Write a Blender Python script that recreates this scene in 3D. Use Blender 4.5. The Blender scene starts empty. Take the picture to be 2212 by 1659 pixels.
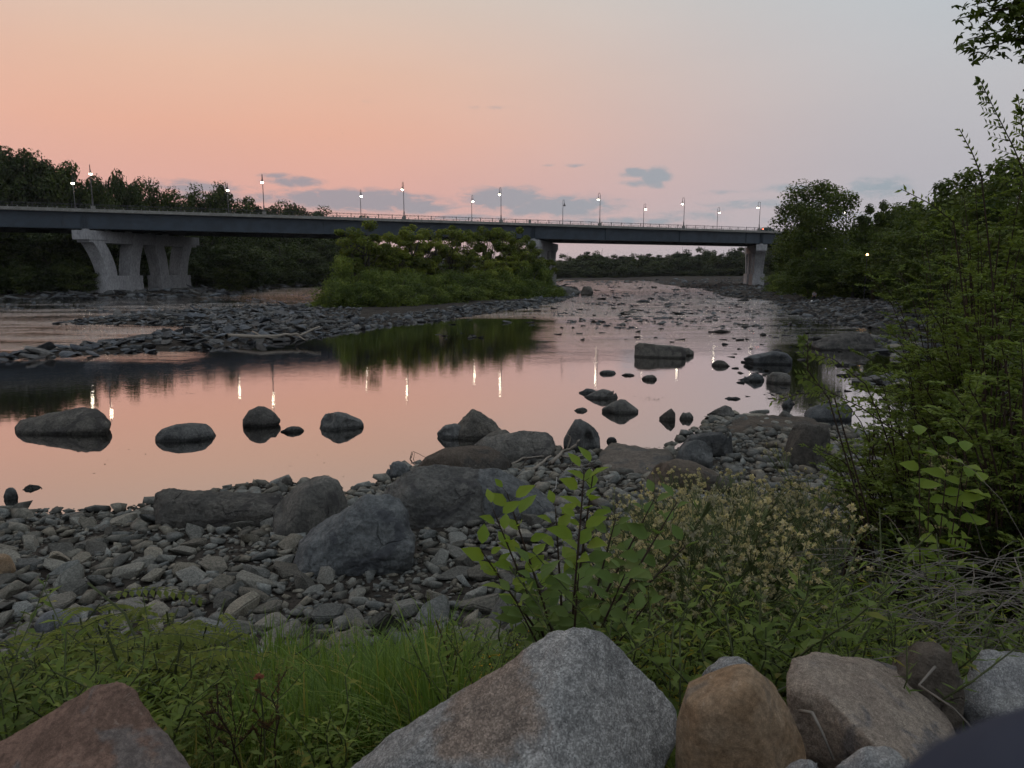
import bpy, bmesh, math, random
import numpy as np
from mathutils import Vector, Matrix, noise as mnoise

SC = bpy.context.scene
COL = SC.collection
R = math.radians
random.seed(7); RNG = np.random.default_rng(7)

# ------------------------------------------------------------------ camera
CAMH = 5.0
PITCH = R(8.9)
FPX = 1560.0                       # focal length in pixels of a 2212 px wide frame
cam_d = bpy.data.cameras.new('camera')
cam = bpy.data.objects.new('camera', cam_d); COL.objects.link(cam)
cam.location = (0, 0, CAMH); cam.rotation_euler = (R(90) - PITCH, 0, 0)
cam_d.sensor_width = 36.0; cam_d.lens = 36.0 * FPX / 2212.0
cam_d.clip_start = 0.05; cam_d.clip_end = 9000
cam_d.dof.use_dof = True; cam_d.dof.focus_distance = 9.0
cam_d.dof.aperture_fstop = cam_d.lens / 4.0          # a 4 mm opening
SC.camera = cam

# ------------------------------------------------------------------ node helpers
class NT:
    def __init__(s, tree): s.t = tree; s.n = tree.nodes; s.l = tree.links
    def new(s, typ, **kw):
        n = s.n.new(typ)
        for k, v in kw.items(): setattr(n, k, v)
        return n
    def put(s, sock, v):
        if isinstance(v, bpy.types.NodeSocket): s.l.new(v, sock)
        elif v is not None:
            if hasattr(sock.default_value, '__len__') and not hasattr(v, '__len__'): v = (v,) * len(sock.default_value)
            if hasattr(v, '__len__') and len(v) == 3 and len(sock.default_value) == 4: v = (*v, 1)
            sock.default_value = v
    def m(s, op, a, b=None, c=None, clamp=False):
        n = s.new('ShaderNodeMath', operation=op); n.use_clamp = clamp
        s.put(n.inputs[0], a)
        if b is not None: s.put(n.inputs[1], b)
        if c is not None: s.put(n.inputs[2], c)
        return n.outputs[0]
    def mr(s, v, a, b, c=0.0, d=1.0, smooth=True):
        n = s.new('ShaderNodeMapRange'); n.interpolation_type = 'SMOOTHSTEP' if smooth else 'LINEAR'
        for i, x in enumerate((v, a, b, c, d)): s.put(n.inputs[i], x)
        return n.outputs[0]
    def mix(s, f, a, b, mode='MIX'):
        n = s.new('ShaderNodeMix', data_type='RGBA', blend_type=mode)
        s.put(n.inputs[0], f); s.put(n.inputs[6], a); s.put(n.inputs[7], b)
        return n.outputs[2]
    def noise(s, vec, scale, detail=4, rough=0.5, dist=0.0):
        n = s.new('ShaderNodeTexNoise'); s.put(n.inputs['Vector'], vec)
        n.inputs['Scale'].default_value = scale; n.inputs['Detail'].default_value = detail
        n.inputs['Roughness'].default_value = rough; n.inputs['Distortion'].default_value = dist
        return n.outputs[0]
    def ramp(s, f, stops):
        n = s.new('ShaderNodeValToRGB'); s.put(n.inputs[0], f); cr = n.color_ramp
        while len(cr.elements) < len(stops): cr.elements.new(0.5)
        for e, (p, c) in zip(cr.elements, stops): e.position = p; e.color = (*c, 1)
        return n.outputs[0]
    def mapping(s, vec, sc=(1, 1, 1), rot=(0, 0, 0)):
        n = s.new('ShaderNodeMapping'); s.put(n.inputs[0], vec)
        n.inputs['Scale'].default_value = sc; n.inputs['Rotation'].default_value = rot
        return n.outputs[0]

def lin(*c):
    return tuple(((x / 255) / 12.92 if x / 255 < 0.04045 else ((x / 255 + 0.055) / 1.055) ** 2.4) for x in c)

# ------------------------------------------------------------------ sky
W = bpy.data.worlds.new('World'); SC.world = W; W.use_nodes = True
w = NT(W.node_tree)
for n in list(w.n): w.n.remove(n)
tc = w.new('ShaderNodeTexCoord').outputs['Generated']
sx = w.new('ShaderNodeSeparateXYZ'); w.l.new(tc, sx.inputs[0])
az = w.m('ARCTAN2', sx.outputs[0], sx.outputs[1])
el = w.m('ARCSINE', sx.outputs[2])
eld = w.m('DIVIDE', w.m('MULTIPLY', el, 57.2958), 90.0)
azd = w.m('MULTIPLY', az, 57.2958); eldeg = w.m('MULTIPLY', el, 57.2958)
def st(*rows): return [(d / 90.0, lin(*c)) for d, c in rows]
rampA = w.ramp(eld, st((0, (206, 182, 180)), (2.0, (214, 180, 174)), (5.5, (223, 172, 161)), (10, (232, 179, 157)), (14, (229, 188, 166)),
                       (19.5, (216, 198, 184)), (27, (200, 198, 196)), (45, (196, 202, 208)), (90, (192, 201, 212))))
rampB = w.ramp(eld, st((0, (182, 180, 188)), (3, (181, 180, 187)), (7, (184, 182, 188)), (12, (190, 190, 194)), (19.5, (188, 198, 204)),
                       (27, (186, 195, 202)), (45, (190, 198, 207)), (90, (192, 201, 212))))
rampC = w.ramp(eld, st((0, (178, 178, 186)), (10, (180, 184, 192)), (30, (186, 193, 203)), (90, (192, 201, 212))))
warp = w.m('ADD', azd, w.m('MULTIPLY', eldeg, -0.15))
fAB = w.mr(warp, -18, 32)
sky = w.mix(fAB, rampA, rampB)
rampL = w.ramp(eld, st((0, (205, 172, 168)), (6, (224, 172, 160)), (12, (233, 184, 164)), (19.5, (212, 192, 182)), (45, (165, 172, 180)), (90, (150, 160, 174))))
sky = w.mix(w.mr(azd, -28, -44, 0, 1), sky, rampL)
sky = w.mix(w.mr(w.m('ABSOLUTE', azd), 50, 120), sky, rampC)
# low clouds near the horizon: each an ellipse in azimuth and elevation, broken up by noise
cv = w.new('ShaderNodeCombineXYZ'); w.l.new(azd, cv.inputs[0]); w.l.new(eldeg, cv.inputs[1])
cm = w.mapping(cv.outputs[0], sc=(0.7, 2.0, 1))
n1 = w.noise(cm, 0.9, 6, 0.6, 0.4)
def ang(u, v):
    x = (u - 1106) / FPX; wz = -(v - 829.5) / FPX
    cp, sp = math.cos(PITCH), math.sin(PITCH)
    d = Vector((x, cp + wz * sp, -sp + wz * cp)).normalized()
    return math.degrees(math.atan2(d.x, d.y)), math.degrees(math.asin(d.z))
CL = [(770, 432, 150, 20, .95), (900, 445, 80, 17, .7), (640, 392, 60, 12, .55), (600, 380, 40, 7, .5), (1090, 428, 75, 22, .9), (1200, 445, 130, 22, .75),
      (700, 418, 110, 9, .4), (1370, 373, 28, 9, .8), (1418, 384, 26, 20, .85), (1385, 396, 48, 8, .5), (1248, 357, 22, 5, .5), (800, 218, 40, 8, .22),
      (1060, 232, 75, 7, .22), (430, 405, 120, 16, .5), (1480, 470, 120, 16, .35), (1700, 405, 60, 12, .35), (1900, 405, 75, 24, .5), (1880, 385, 40, 8, .35),
      (1330, 478, 180, 10, .45), (1650, 440, 160, 12, .4), (1780, 470, 120, 14, .4), (1010, 470, 90, 8, .5), (1560, 415, 70, 6, .3), (880, 425, 60, 8, .6), (480, 425, 150, 12, .55), (240, 400, 80, 10, .3), (1560, 452, 50, 8, .3), (1180, 357, 20, 4, .3)]
acc = None
for u, v, du, dv, a in CL:
    a0, e0 = ang(u, v); a1, _ = ang(u + du, v); _, e1 = ang(u, v - dv)
    qx = w.m('DIVIDE', w.m('SUBTRACT', azd, a0), max(.1, a1 - a0)); qy = w.m('DIVIDE', w.m('SUBTRACT', eldeg, e0), max(.1, e1 - e0))
    q = w.m('ADD', w.m('MULTIPLY', qx, qx), w.m('MULTIPLY', qy, qy))
    g = w.m('MULTIPLY', w.m('EXPONENT', w.m('MULTIPLY', q, -0.8)), a)
    acc = g if acc is None else w.m('MAXIMUM', acc, g)
dens = w.mr(w.m('ADD', w.m('MULTIPLY', acc, 1.15), w.m('MULTIPLY', w.m('SUBTRACT', n1, 0.5), w.m('MULTIPLY', w.m('ADD', acc, 0.12), 2.4))), 0.13, 0.62)
cloudc = w.mix(w.mr(azd, -20, 25), lin(152, 152, 161), lin(152, 165, 174))
sky = w.mix(w.m('MULTIPLY', dens, 0.85), sky, cloudc)
# faint large scale unevenness of thin high haze
n2 = w.noise(w.mapping(cv.outputs[0], sc=(0.05, 0.16, 1)), 1.0, 3, 0.5)
sky = w.mix(1.0, sky, w.mix(n2, (0.95, 0.95, 0.96), (1.05, 1.04, 1.03)), 'MULTIPLY')
bg = w.new('ShaderNodeBackground'); w.l.new(sky, bg.inputs[0]); bg.inputs[1].default_value = 1.0
wo = w.new('ShaderNodeOutputWorld'); w.l.new(bg.outputs[0], wo.inputs[0])

# after sunset: one very soft, weak sun standing for the bright upper western sky
sd = bpy.data.lights.new('sun', 'SUN'); sd.energy = 0.22; sd.angle = R(40); sd.color = (1.0, 0.9, 0.82)
sun = bpy.data.objects.new('sun', sd); COL.objects.link(sun)
sdir = Vector((math.sin(R(-35)) * math.cos(R(52)), math.cos(R(-35)) * math.cos(R(52)), math.sin(R(52))))
sun.rotation_euler = sdir.to_track_quat('Z', 'Y').to_euler(); sun.location = (-40, 80, 60)

SC.view_settings.view_transform = 'Standard'; SC.view_settings.look = 'None'
SC.view_settings.exposure = 0.0; SC.view_settings.gamma = 1.0
cy = SC.cycles
cy.max_bounces = 5; cy.diffuse_bounces = 1; cy.glossy_bounces = 3; cy.transmission_bounces = 2; cy.transparent_max_bounces = 4
cy.use_adaptive_sampling = True; cy.adaptive_threshold = 0.03; cy.time_limit = 1000
cy.sample_clamp_indirect = 6.0; cy.caustics_reflective = False; cy.caustics_refractive = False
cy.use_denoising = True

# ------------------------------------------------------------------ geometry helpers
CP, SP = math.cos(PITCH), math.sin(PITCH)
def ray(u, v):
    x = (u - 1106) / FPX; q = -(v - 829.5) / FPX
    return np.array([x, CP + q * SP, -SP + q * CP])
def G(u, v, z=0.0):
    r = ray(u, v); return np.array([0, 0, CAMH]) + r * ((z - CAMH) / r[2])
def AtY(u, v, y):
    r = ray(u, v); return np.array([0, 0, CAMH]) + r * (y / r[1])
def px(P):
    P = np.asarray(P, float); y = P[..., 1]; z = P[..., 2] - CAMH
    d = y * CP - z * SP; v = y * SP + z * CP
    return 1106 + FPX * P[..., 0] / d, 829.5 - FPX * v / d, d

def mesh_np(name, V, F, smooth=False):
    """F: (n,k) int array of faces of one size, or a list of lists"""
    me = bpy.data.meshes.new(name)
    V = np.asarray(V, np.float32)
    if isinstance(F, np.ndarray):
        n, k = F.shape
        me.vertices.add(len(V)); me.vertices.foreach_set('co', V.ravel())
        me.loops.add(n * k); me.loops.foreach_set('vertex_index', F.astype(np.int32).ravel())
        me.polygons.add(n); me.polygons.foreach_set('loop_start', (np.arange(n) * k).astype(np.int32))
        me.polygons.foreach_set('loop_total', np.full(n, k, np.int32))
        me.update(calc_edges=True); me.validate()
    else:
        me.from_pydata([tuple(map(float, v)) for v in V], [], [list(map(int, f)) for f in F]); me.update()
    if smooth: me.polygons.foreach_set('use_smooth', np.ones(len(me.polygons), bool))
    return me
def obj(name, me, mat=None, parent=None, loc=None):
    o = bpy.data.objects.new(name, me); COL.objects.link(o)
    if mat is not None and me is not None and len(me.materials) == 0:
        for mm in (mat if isinstance(mat, (list, tuple)) else [mat]): me.materials.append(mm)
    if parent is not None: o.parent = parent
    if loc is not None: o.location = loc
    return o
def tag(o, label=None, cat=None, group=None, kind=None):
    if label: o['label'] = label
    if cat: o['category'] = cat
    if group: o['group'] = group
    if kind: o['kind'] = kind
    return o
def empty(name, loc=(0, 0, 0), rz=0.0, sc=None):
    o = bpy.data.objects.new(name, None); COL.objects.link(o); o.location = loc; o.rotation_euler = (0, 0, rz)
    o.empty_display_size = 0.3
    if sc is not None: o.scale = sc if hasattr(sc, '__len__') else (sc,) * 3
    return o
def copy_tree(o, parent=None):
    c = o.copy(); COL.objects.link(c); c.parent = parent
    for ch in list(o.children): copy_tree(ch, c)
    return c

class MB:
    """collects shapes into one mesh"""
    def __init__(s): s.V = []; s.F = []; s.n = 0
    def add(s, V, F):
        s.V.extend([tuple(v) for v in V]); s.F.extend([[i + s.n for i in f] for f in F]); s.n += len(V)
    def box(s, c, h, rot=None):
        P = [Vector((x, y, z)) for x in (-1, 1) for y in (-1, 1) for z in (-1, 1)]
        P = [Vector((p.x * h[0], p.y * h[1], p.z * h[2])) for p in P]
        if rot is not None: P = [rot @ p for p in P]
        P = [p + Vector(c) for p in P]
        s.add(P, [(0, 1, 3, 2), (4, 6, 7, 5), (0, 4, 5, 1), (2, 3, 7, 6), (0, 2, 6, 4), (1, 5, 7, 3)])
    def tube(s, pts, rad, k=5, cap=True):
        pts = [Vector(p) for p in pts]; n = len(pts)
        if not hasattr(rad, '__len__'): rad = [rad] * n
        V = []
        for i, p in enumerate(pts):
            t = (pts[min(i + 1, n - 1)] - pts[max(i - 1, 0)])
            if t.length < 1e-9: t = Vector((0, 0, 1))
            t.normalize()
            a = t.cross(Vector((0.31, 0.95, 0.05)) if abs(t.z) > .8 else Vector((0, 0, 1))); a.normalize(); b = t.cross(a)
            for j in range(k):
                th = 2 * math.pi * j / k
                V.append(p + (a * math.cos(th) + b * math.sin(th)) * rad[i])
        F = [(i * k + j, i * k + (j + 1) % k, (i + 1) * k + (j + 1) % k, (i + 1) * k + j) for i in range(n - 1) for j in range(k)]
        if cap: F += [tuple(range(k))[::-1], tuple((n - 1) * k + j for j in range(k))]
        s.add(V, F)
    def lathe(s, c, prof, k=12):
        V = []; F = []
        for r, z in prof:
            for j in range(k):
                th = 2 * math.pi * j / k; V.append((c[0] + r * math.cos(th), c[1] + r * math.sin(th), c[2] + z))
        for i in range(len(prof) - 1):
            for j in range(k): F.append((i * k + j, i * k + (j + 1) % k, (i + 1) * k + (j + 1) % k, (i + 1) * k + j))
        F += [tuple(range(k))[::-1], tuple((len(prof) - 1) * k + j for j in range(k))]
        s.add(V, F)
    def mesh(s, name, smooth=False): return mesh_np(name, np.array(s.V), s.F, smooth)
    def build(s, name, mat, parent=None, smooth=False, loc=None): return obj(name, s.mesh(name, smooth), mat, parent, loc)

def nrm(a): return a / np.maximum(np.linalg.norm(a, axis=-1, keepdims=True), 1e-9)
def leaves(P, D, N, L, Wd, fold=0.25, detail=0, droop=0.0):
    """P base points, D directions, N rough normals; diamond leaves (detail 0) or pointed oval leaves (detail 1)"""
    P = np.asarray(P, float); D = nrm(np.asarray(D, float)); N = np.asarray(N, float)
    n = len(P); L = np.broadcast_to(L, n)[:, None]; Wd = np.broadcast_to(Wd, n)[:, None]
    S = nrm(np.cross(D, N)); U = np.cross(S, D)
    down = np.array([0, 0, -1.0])
    if detail == 0:
        V = np.stack([P, P + D * L * .45 + S * Wd * .5 + U * Wd * fold, P + D * L + down * L * droop, P + D * L * .45 - S * Wd * .5 + U * Wd * fold], 1)
        return V.reshape(-1, 3), (np.arange(n)[:, None] * 4 + np.arange(4)[None, :])
    st_ = [(0, 0.0), (.15, .32), (.42, .5), (.74, .26), (1, 0.0)]
    rows = []
    for t, wd in st_:
        c = P + D * L * t + down * L * droop * t * t
        if wd == 0: rows.append(c)
        else: rows += [c + S * Wd * wd + U * Wd * fold * wd * 1.4, c, c - S * Wd * wd + U * Wd * fold * wd * 1.4]
    V = np.stack(rows, 1)  # 11 verts
    f = [(0, 2, 1, 1), (0, 3, 2, 2), (1, 2, 5, 4), (2, 3, 6, 5), (4, 5, 8, 7), (5, 6, 9, 8), (7, 8, 10, 10), (8, 9, 10, 10)]
    tri = [(0, 2, 1), (0, 3, 2), (1, 2, 5), (1, 5, 4), (2, 3, 6), (2, 6, 5), (4, 5, 8), (4, 8, 7), (5, 6, 9), (5, 9, 8), (7, 8, 10), (8, 9, 10)]
    F = (np.arange(n)[:, None, None] * 11 + np.array(tri)[None]).reshape(-1, 3)
    return V.reshape(-1, 3), F
def rvec(n, rng=None): return nrm((rng or RNG).normal(size=(n, 3)))

# vectorised value noise
_H = RNG.random(65536)
def vnoise(x, y, s):
    x = np.asarray(x) / s; y = np.asarray(y) / s
    xi = np.floor(x).astype(np.int64); yi = np.floor(y).astype(np.int64); fx = x - xi; fy = y - yi
    fx = fx * fx * (3 - 2 * fx); fy = fy * fy * (3 - 2 * fy)
    h = lambda a, b: _H[(a * 73856093 ^ b * 19349663) & 65535]
    return (h(xi, yi) * (1 - fx) + h(xi + 1, yi) * fx) * (1 - fy) + (h(xi, yi + 1) * (1 - fx) + h(xi + 1, yi + 1) * fx) * fy

# ------------------------------------------------------------------ materials
MATS = {}
def newmat(name):
    m = bpy.data.materials.new(name); m.use_nodes = True; t = NT(m.node_tree)
    for n in list(t.n): t.n.remove(n)
    out = t.new('ShaderNodeOutputMaterial'); MATS[name] = m
    return m, t, out
def principled(t, out, col, rough=0.8, bump=None, spec=0.3, metal=0.0):
    b = t.new('ShaderNodeBsdfPrincipled'); t.put(b.inputs['Base Color'], col); t.put(b.inputs['Roughness'], rough)
    b.inputs['Specular IOR Level'].default_value = spec; b.inputs['Metallic'].default_value = metal
    if bump is not None: t.l.new(bump, b.inputs['Normal'])
    t.l.new(b.outputs[0], out.inputs[0]); return b
def bumpn(t, h, strength=0.5, dist=0.02):
    n = t.new('ShaderNodeBump'); n.inputs['Strength'].default_value = strength; n.inputs['Distance'].default_value = dist
    t.put(n.inputs['Height'], h); return n.outputs[0]
def rock_mat(name, c1, c2, c3=None, scale=1.0, speck=0.0, bump=0.02, rough=0.85, patch=None, island=False, spec=0.10, vary=0.25, streak=(1, 1, 1), crack=0.0, lichen=None, wet=False):
    m, t, out = newmat(name)
    co = t.mapping(t.new('ShaderNodeTexCoord').outputs['Object'], sc=streak)
    a = t.noise(co, 2.2 * scale, 6, 0.6, .3); b = t.noise(co, 14 * scale, 5, 0.7)
    col = t.mix(t.mr(a, .35, .65), c1, c2)
    if c3 is not None: col = t.mix(t.mr(t.noise(co, 1.1 * scale, 4, .6, .6), .52, .6), col, c3)
    col = t.mix(t.mr(b, .25, .75, 0, 1), t.mix(1, col, (.62, .62, .62), 'MULTIPLY'), t.mix(1, col, (1.3, 1.3, 1.28), 'MULTIPLY'))
    if patch is not None:
        col = t.mix(t.mr(t.noise(co, 0.9 * scale, 5, .65, 1.0), .53, .6), col, patch)
    if speck > 0:
        vo = t.new('ShaderNodeTexVoronoi'); t.l.new(co, vo.inputs[0]); vo.inputs['Scale'].default_value = 110 * scale
        f = t.mr(vo.outputs['Color'], .3, .9)
        col = t.mix(t.m('MULTIPLY', f, speck), col, t.mix(1, col, (2.2, 2.2, 2.2), 'MULTIPLY'))
        f2 = t.mr(t.noise(co, 150 * scale, 2, .5), .6, .7)
        col = t.mix(t.m('MULTIPLY', f2, speck), col, (0.015, 0.015, 0.018))
    if vary > 0:
        rv = t.new('ShaderNodeNewGeometry').outputs['Random Per Island'] if island else t.new('ShaderNodeObjectInfo').outputs['Random']
        col = t.mix(rv, t.mix(1, col, (1 - vary,) * 3, 'MULTIPLY'), t.mix(1, col, (1 + vary, 1 + vary, 1 + vary * .9), 'MULTIPLY'))
    if vary > 0:
        fr = t.m('FRACT', t.m('MULTIPLY', rv, 7.31))
        col = t.mix(fr, t.mix(1, col, (1.06, .98, .88), 'MULTIPLY'), t.mix(1, col, (.94, 1.0, 1.07), 'MULTIPLY'))
    crk = None
    if crack:
        wv = t.new('ShaderNodeVectorMath', operation='ADD'); t.l.new(co, wv.inputs[0]); nz_ = t.new('ShaderNodeTexNoise'); t.l.new(co, nz_.inputs['Vector']); nz_.inputs['Scale'].default_value = 2.5 * scale; nz_.inputs['Detail'].default_value = 5
        sc2 = t.new('ShaderNodeVectorMath', operation='SCALE'); t.l.new(nz_.outputs['Color'], sc2.inputs[0]); sc2.inputs['Scale'].default_value = .35 / scale; t.l.new(sc2.outputs[0], wv.inputs[1])
        ve = t.new('ShaderNodeTexVoronoi', feature='DISTANCE_TO_EDGE'); t.l.new(t.mapping(wv.outputs[0], sc=(1, 1, 1.6), rot=(.4, .3, 0)), ve.inputs[0]); ve.inputs['Scale'].default_value = crack
        crk = t.m('MULTIPLY', t.mr(ve.outputs[0], .010, .0), t.mr(t.noise(co, 1.7 * scale, 2, .5), .45, .6))
        col = t.mix(t.m('MULTIPLY', crk, .35), col, t.mix(1, col, (.28, .26, .25), 'MULTIPLY'))
    if lichen is not None:
        lf = t.m('MULTIPLY', t.mr(t.noise(co, 7 * scale, 6, .75, .8), .60, .64), t.mr(t.noise(co, 1.4 * scale, 3, .5), .45, .6))
        col = t.mix(t.m('MULTIPLY', lf, .7), col, lichen)
    if wet:
        gp = t.new('ShaderNodeNewGeometry'); sz = t.new('ShaderNodeSeparateXYZ'); t.l.new(gp.outputs['Position'], sz.inputs[0])
        wf = t.mr(t.m('ADD', sz.outputs[2], t.m('MULTIPLY', t.m('SUBTRACT', b, .5), .08)), .14, .06)
        col = t.mix(wf, col, t.mix(1, col, (.45, .45, .45), 'MULTIPLY'))
    h = t.m('ADD', t.m('MULTIPLY', a, .8), t.m('ADD', t.m('MULTIPLY', b, .45), t.m('MULTIPLY', t.noise(co, 60 * scale, 4, .7), .2)))
    if crk is not None: h = t.m('SUBTRACT', h, t.m('MULTIPLY', crk, .5))
    principled(t, out, col, rough, bumpn(t, h, 1.0, 1.5 * bump / max(scale, .2)), spec)
    return m
def leaf_mat(name, c1, c2, trans=0.35, rough=0.55, spec=0.10, c3=None, clump=None):
    m, t, out = newmat(name)
    g = t.new('ShaderNodeNewGeometry').outputs['Random Per Island']; oi = t.new('ShaderNodeObjectInfo').outputs['Random']
    col = t.mix(g, c1, c2)
    if c3 is not None: col = t.mix(t.mr(g, .9, .97), col, c3)
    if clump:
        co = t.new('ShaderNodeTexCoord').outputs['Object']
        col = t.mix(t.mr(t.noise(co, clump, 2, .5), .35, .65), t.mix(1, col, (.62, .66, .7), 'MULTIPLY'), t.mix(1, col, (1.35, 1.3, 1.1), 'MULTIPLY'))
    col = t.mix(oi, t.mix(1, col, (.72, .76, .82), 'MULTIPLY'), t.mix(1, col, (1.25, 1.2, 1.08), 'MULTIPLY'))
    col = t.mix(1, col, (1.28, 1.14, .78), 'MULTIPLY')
    b = t.new('ShaderNodeBsdfPrincipled'); t.put(b.inputs['Base Color'], col); b.inputs['Roughness'].default_value = rough
    b.inputs['Specular IOR Level'].default_value = min(spec, .12)
    tr = t.new('ShaderNodeBsdfTranslucent'); t.put(tr.inputs[0], t.mix(1, col, (1.2, 1.25, .7), 'MULTIPLY'))
    mx = t.new('ShaderNodeMixShader'); mx.inputs[0].default_value = trans
    t.l.new(b.outputs[0], mx.inputs[1]); t.l.new(tr.outputs[0], mx.inputs[2]); t.l.new(mx.outputs[0], out.inputs[0])
    return m
def plain_mat(name, col, rough=0.6, spec=0.3, metal=0.0, var=0.25, scale=3.0, bump=0.0):
    m, t, out = newmat(name)
    co = t.new('ShaderNodeTexCoord').outputs['Object']; a = t.noise(co, scale, 5, .6)
    c = t.mix(t.mr(a, .3, .7), tuple(x * (1 - var) for x in col), tuple(x * (1 + var) for x in col))
    principled(t, out, c, rough, bumpn(t, t.noise(co, scale * 8, 4, .6), 1, bump) if bump else None, spec, metal)
    return m
def emit_mat(name, col, strength):
    m, t, out = newmat(name); e = t.new('ShaderNodeEmission'); t.put(e.inputs[0], col); e.inputs[1].default_value = strength
    t.l.new(e.outputs[0], out.inputs[0]); return m

M_boulder = rock_mat('boulder_grey', (.090, .092, .092), (.145, .145, .14), scale=1.3, bump=.06, patch=(.07, .07, .072), crack=1.1, lichen=(.2, .2, .18), wet=True)
M_boulder_b = rock_mat('boulder_brown', (.10, .085, .072), (.13, .112, .095), c3=(.085, .08, .074), scale=1.5, bump=.06, crack=.9, lichen=(.2, .19, .16), wet=True)
M_stone = rock_mat('stone_grey', (.115, .115, .105), (.205, .202, .185), scale=3.5, bump=.03, vary=.4)
M_stone_i = rock_mat('stone_grey_many', (.11, .11, .10), (.19, .187, .17), scale=3.5, bump=.03, vary=.4, island=True)
M_slab = rock_mat('slab_grey', (.085, .09, .098), (.14, .145, .155), scale=1.2, bump=.06, vary=.4)
M_slab_i = rock_mat('slab_grey_many', (.085, .09, .096), (.14, .145, .15), scale=1.2, bump=.06, vary=.45, island=True)
M_granite = rock_mat('granite_grey', (.17, .17, .165), (.235, .23, .22), scale=1.6, speck=.8, bump=.035, vary=0, lichen=(.3, .3, .27))
m, t = M_granite, NT(M_granite.node_tree)
co = t.new('ShaderNodeTexCoord').outputs['Object']; sp_ = t.new('ShaderNodeSeparateXYZ'); t.l.new(co, sp_.inputs[0])
pn = t.noise(co, 5, 5, .7, .5)
f1 = t.m('SUBTRACT', 1.0, t.m('ADD', t.m('POWER', t.m('ABSOLUTE', t.m('DIVIDE', t.m('ADD', sp_.outputs[0], .16), .20)), 2), t.m('POWER', t.m('ABSOLUTE', t.m('DIVIDE', t.m('SUBTRACT', sp_.outputs[2], .26), .17)), 2)))
fst = t.mr(t.m('ADD', f1, t.m('MULTIPLY', t.m('SUBTRACT', pn, .5), 2.6)), -.1, .45)
bs = [n for n in t.n if n.type == 'BSDF_PRINCIPLED'][0]; old = bs.inputs['Base Color'].links[0].from_socket
t.l.new(t.mix(t.m('MULTIPLY', fst, .7), old, t.mix(1, old, (.78, .56, .42), 'MULTIPLY')), bs.inputs['Base Color'])
M_granite2 = rock_mat('granite_pale', (.16, .16, .16), (.22, .22, .21), scale=2.0, speck=.7, bump=.03, vary=0)
M_redrock = rock_mat('rock_red', (.12, .078, .06), (.18, .115, .088), c3=(.13, .11, .10), scale=3.2, speck=.3, bump=.03, vary=0, lichen=(.26, .2, .16))
M_tanrock = rock_mat('rock_tan', (.20, .135, .082), (.25, .185, .125), c3=(.15, .12, .09), scale=3.2, speck=.3, bump=.022, vary=0, lichen=(.34, .27, .2))
M_brownrock = rock_mat('rock_brown', (.17, .14, .115), (.22, .185, .15), c3=(.12, .11, .105), scale=3.0, speck=.6, bump=.03, vary=0, lichen=(.3, .27, .24))
M_greyrock = rock_mat('rock_slate', (.10, .105, .11), (.15, .155, .16), scale=2.4, speck=.35, bump=.02, vary=0)
M_concrete = rock_mat('concrete', (.34, .34, .35), (.42, .42, .43), scale=.35, bump=.01, vary=0, streak=(1, 1, .35))
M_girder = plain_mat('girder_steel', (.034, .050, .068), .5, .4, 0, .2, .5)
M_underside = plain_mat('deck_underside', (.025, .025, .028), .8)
M_coping = rock_mat('coping_concrete', (.24, .235, .215), (.31, .305, .285), scale=.5, bump=.01, vary=0)
M_rail = plain_mat('rail_metal', (.035, .036, .04), .5, .4)
M_asphalt = plain_mat('asphalt', (.05, .05, .052), .9)
M_lampmetal = plain_mat('lamp_metal', (.03, .03, .034), .45, .5)
M_glow = emit_mat('lamp_glow', (1.0, .91, .68), 20)
M_glass_off = plain_mat('lamp_glass_unlit', (.25, .25, .25), .2, .6)
M_bark = rock_mat('bark', (.06, .052, .044), (.10, .09, .078), scale=3, bump=.05, vary=.2, streak=(3, 3, .6))
M_paletwig = plain_mat('twig_grey', (.15, .135, .115), .8, .2, 0, .35, 9)
M_drift = rock_mat('driftwood', (.22, .20, .175), (.32, .30, .27), scale=6, bump=.01, vary=.2, streak=(3, 3, 1))
M_dirt = None

# ------------------------------------------------------------------ terrain
def poly(pts, z=0.0): return np.array([G(u, v, z)[:2] for u, v in pts])
near_sh = [(0, 1113), (150, 1107), (300, 1103), (480, 1064), (600, 1050), (740, 1064), (830, 1045), (900, 1005), (1010, 985), (1120, 968), (1210, 960), (1290, 974), (1340, 982),
           (1440, 987), (1470, 960), (1540, 915), (1620, 908), (1710, 905), (1770, 912), (1860, 935), (1950, 950), (2060, 925), (2085, 860), (2080, 800), (2060, 765), (1985, 760),
           (1900, 752), (1900, 744), (1990, 740), (2050, 735), (1974, 716), (1857, 706), (1779, 698), (1720, 675), (1681, 655), (1650, 648), (1560, 640), (1520, 624), (1430, 614), (1400, 606.5), (1300, 605), (1190, 604)]
nsp = poly(near_sh)
NEAR = np.vstack([[(-60, 9)], [(-22, 12.8)], nsp, [(60, 1500)], [(3200, 1500)], [(3200, -3000)], [(-3200, -3000)], [(-3200, 0)], [(-120, 4)]])
LEFT = np.vstack([[(-3200, 60)], [(-260, 92)], poly([(-420, 650), (-200, 646), (0, 646), (150, 643.5), (330, 642), (470, 640), (520, 630), (570, 622.5), (700, 613.5), (840, 606), (960, 601)]), [(-40, 620)], [(60, 800)], [(60, 3200)], [(-3200, 3200)]])
FAR = np.array([(60, 1499), (60, 800), (14, 640), (20, 462), (30, 448), (200, 440), (200, 3200), (3200, 3200), (3200, 1490)], float)
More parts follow.
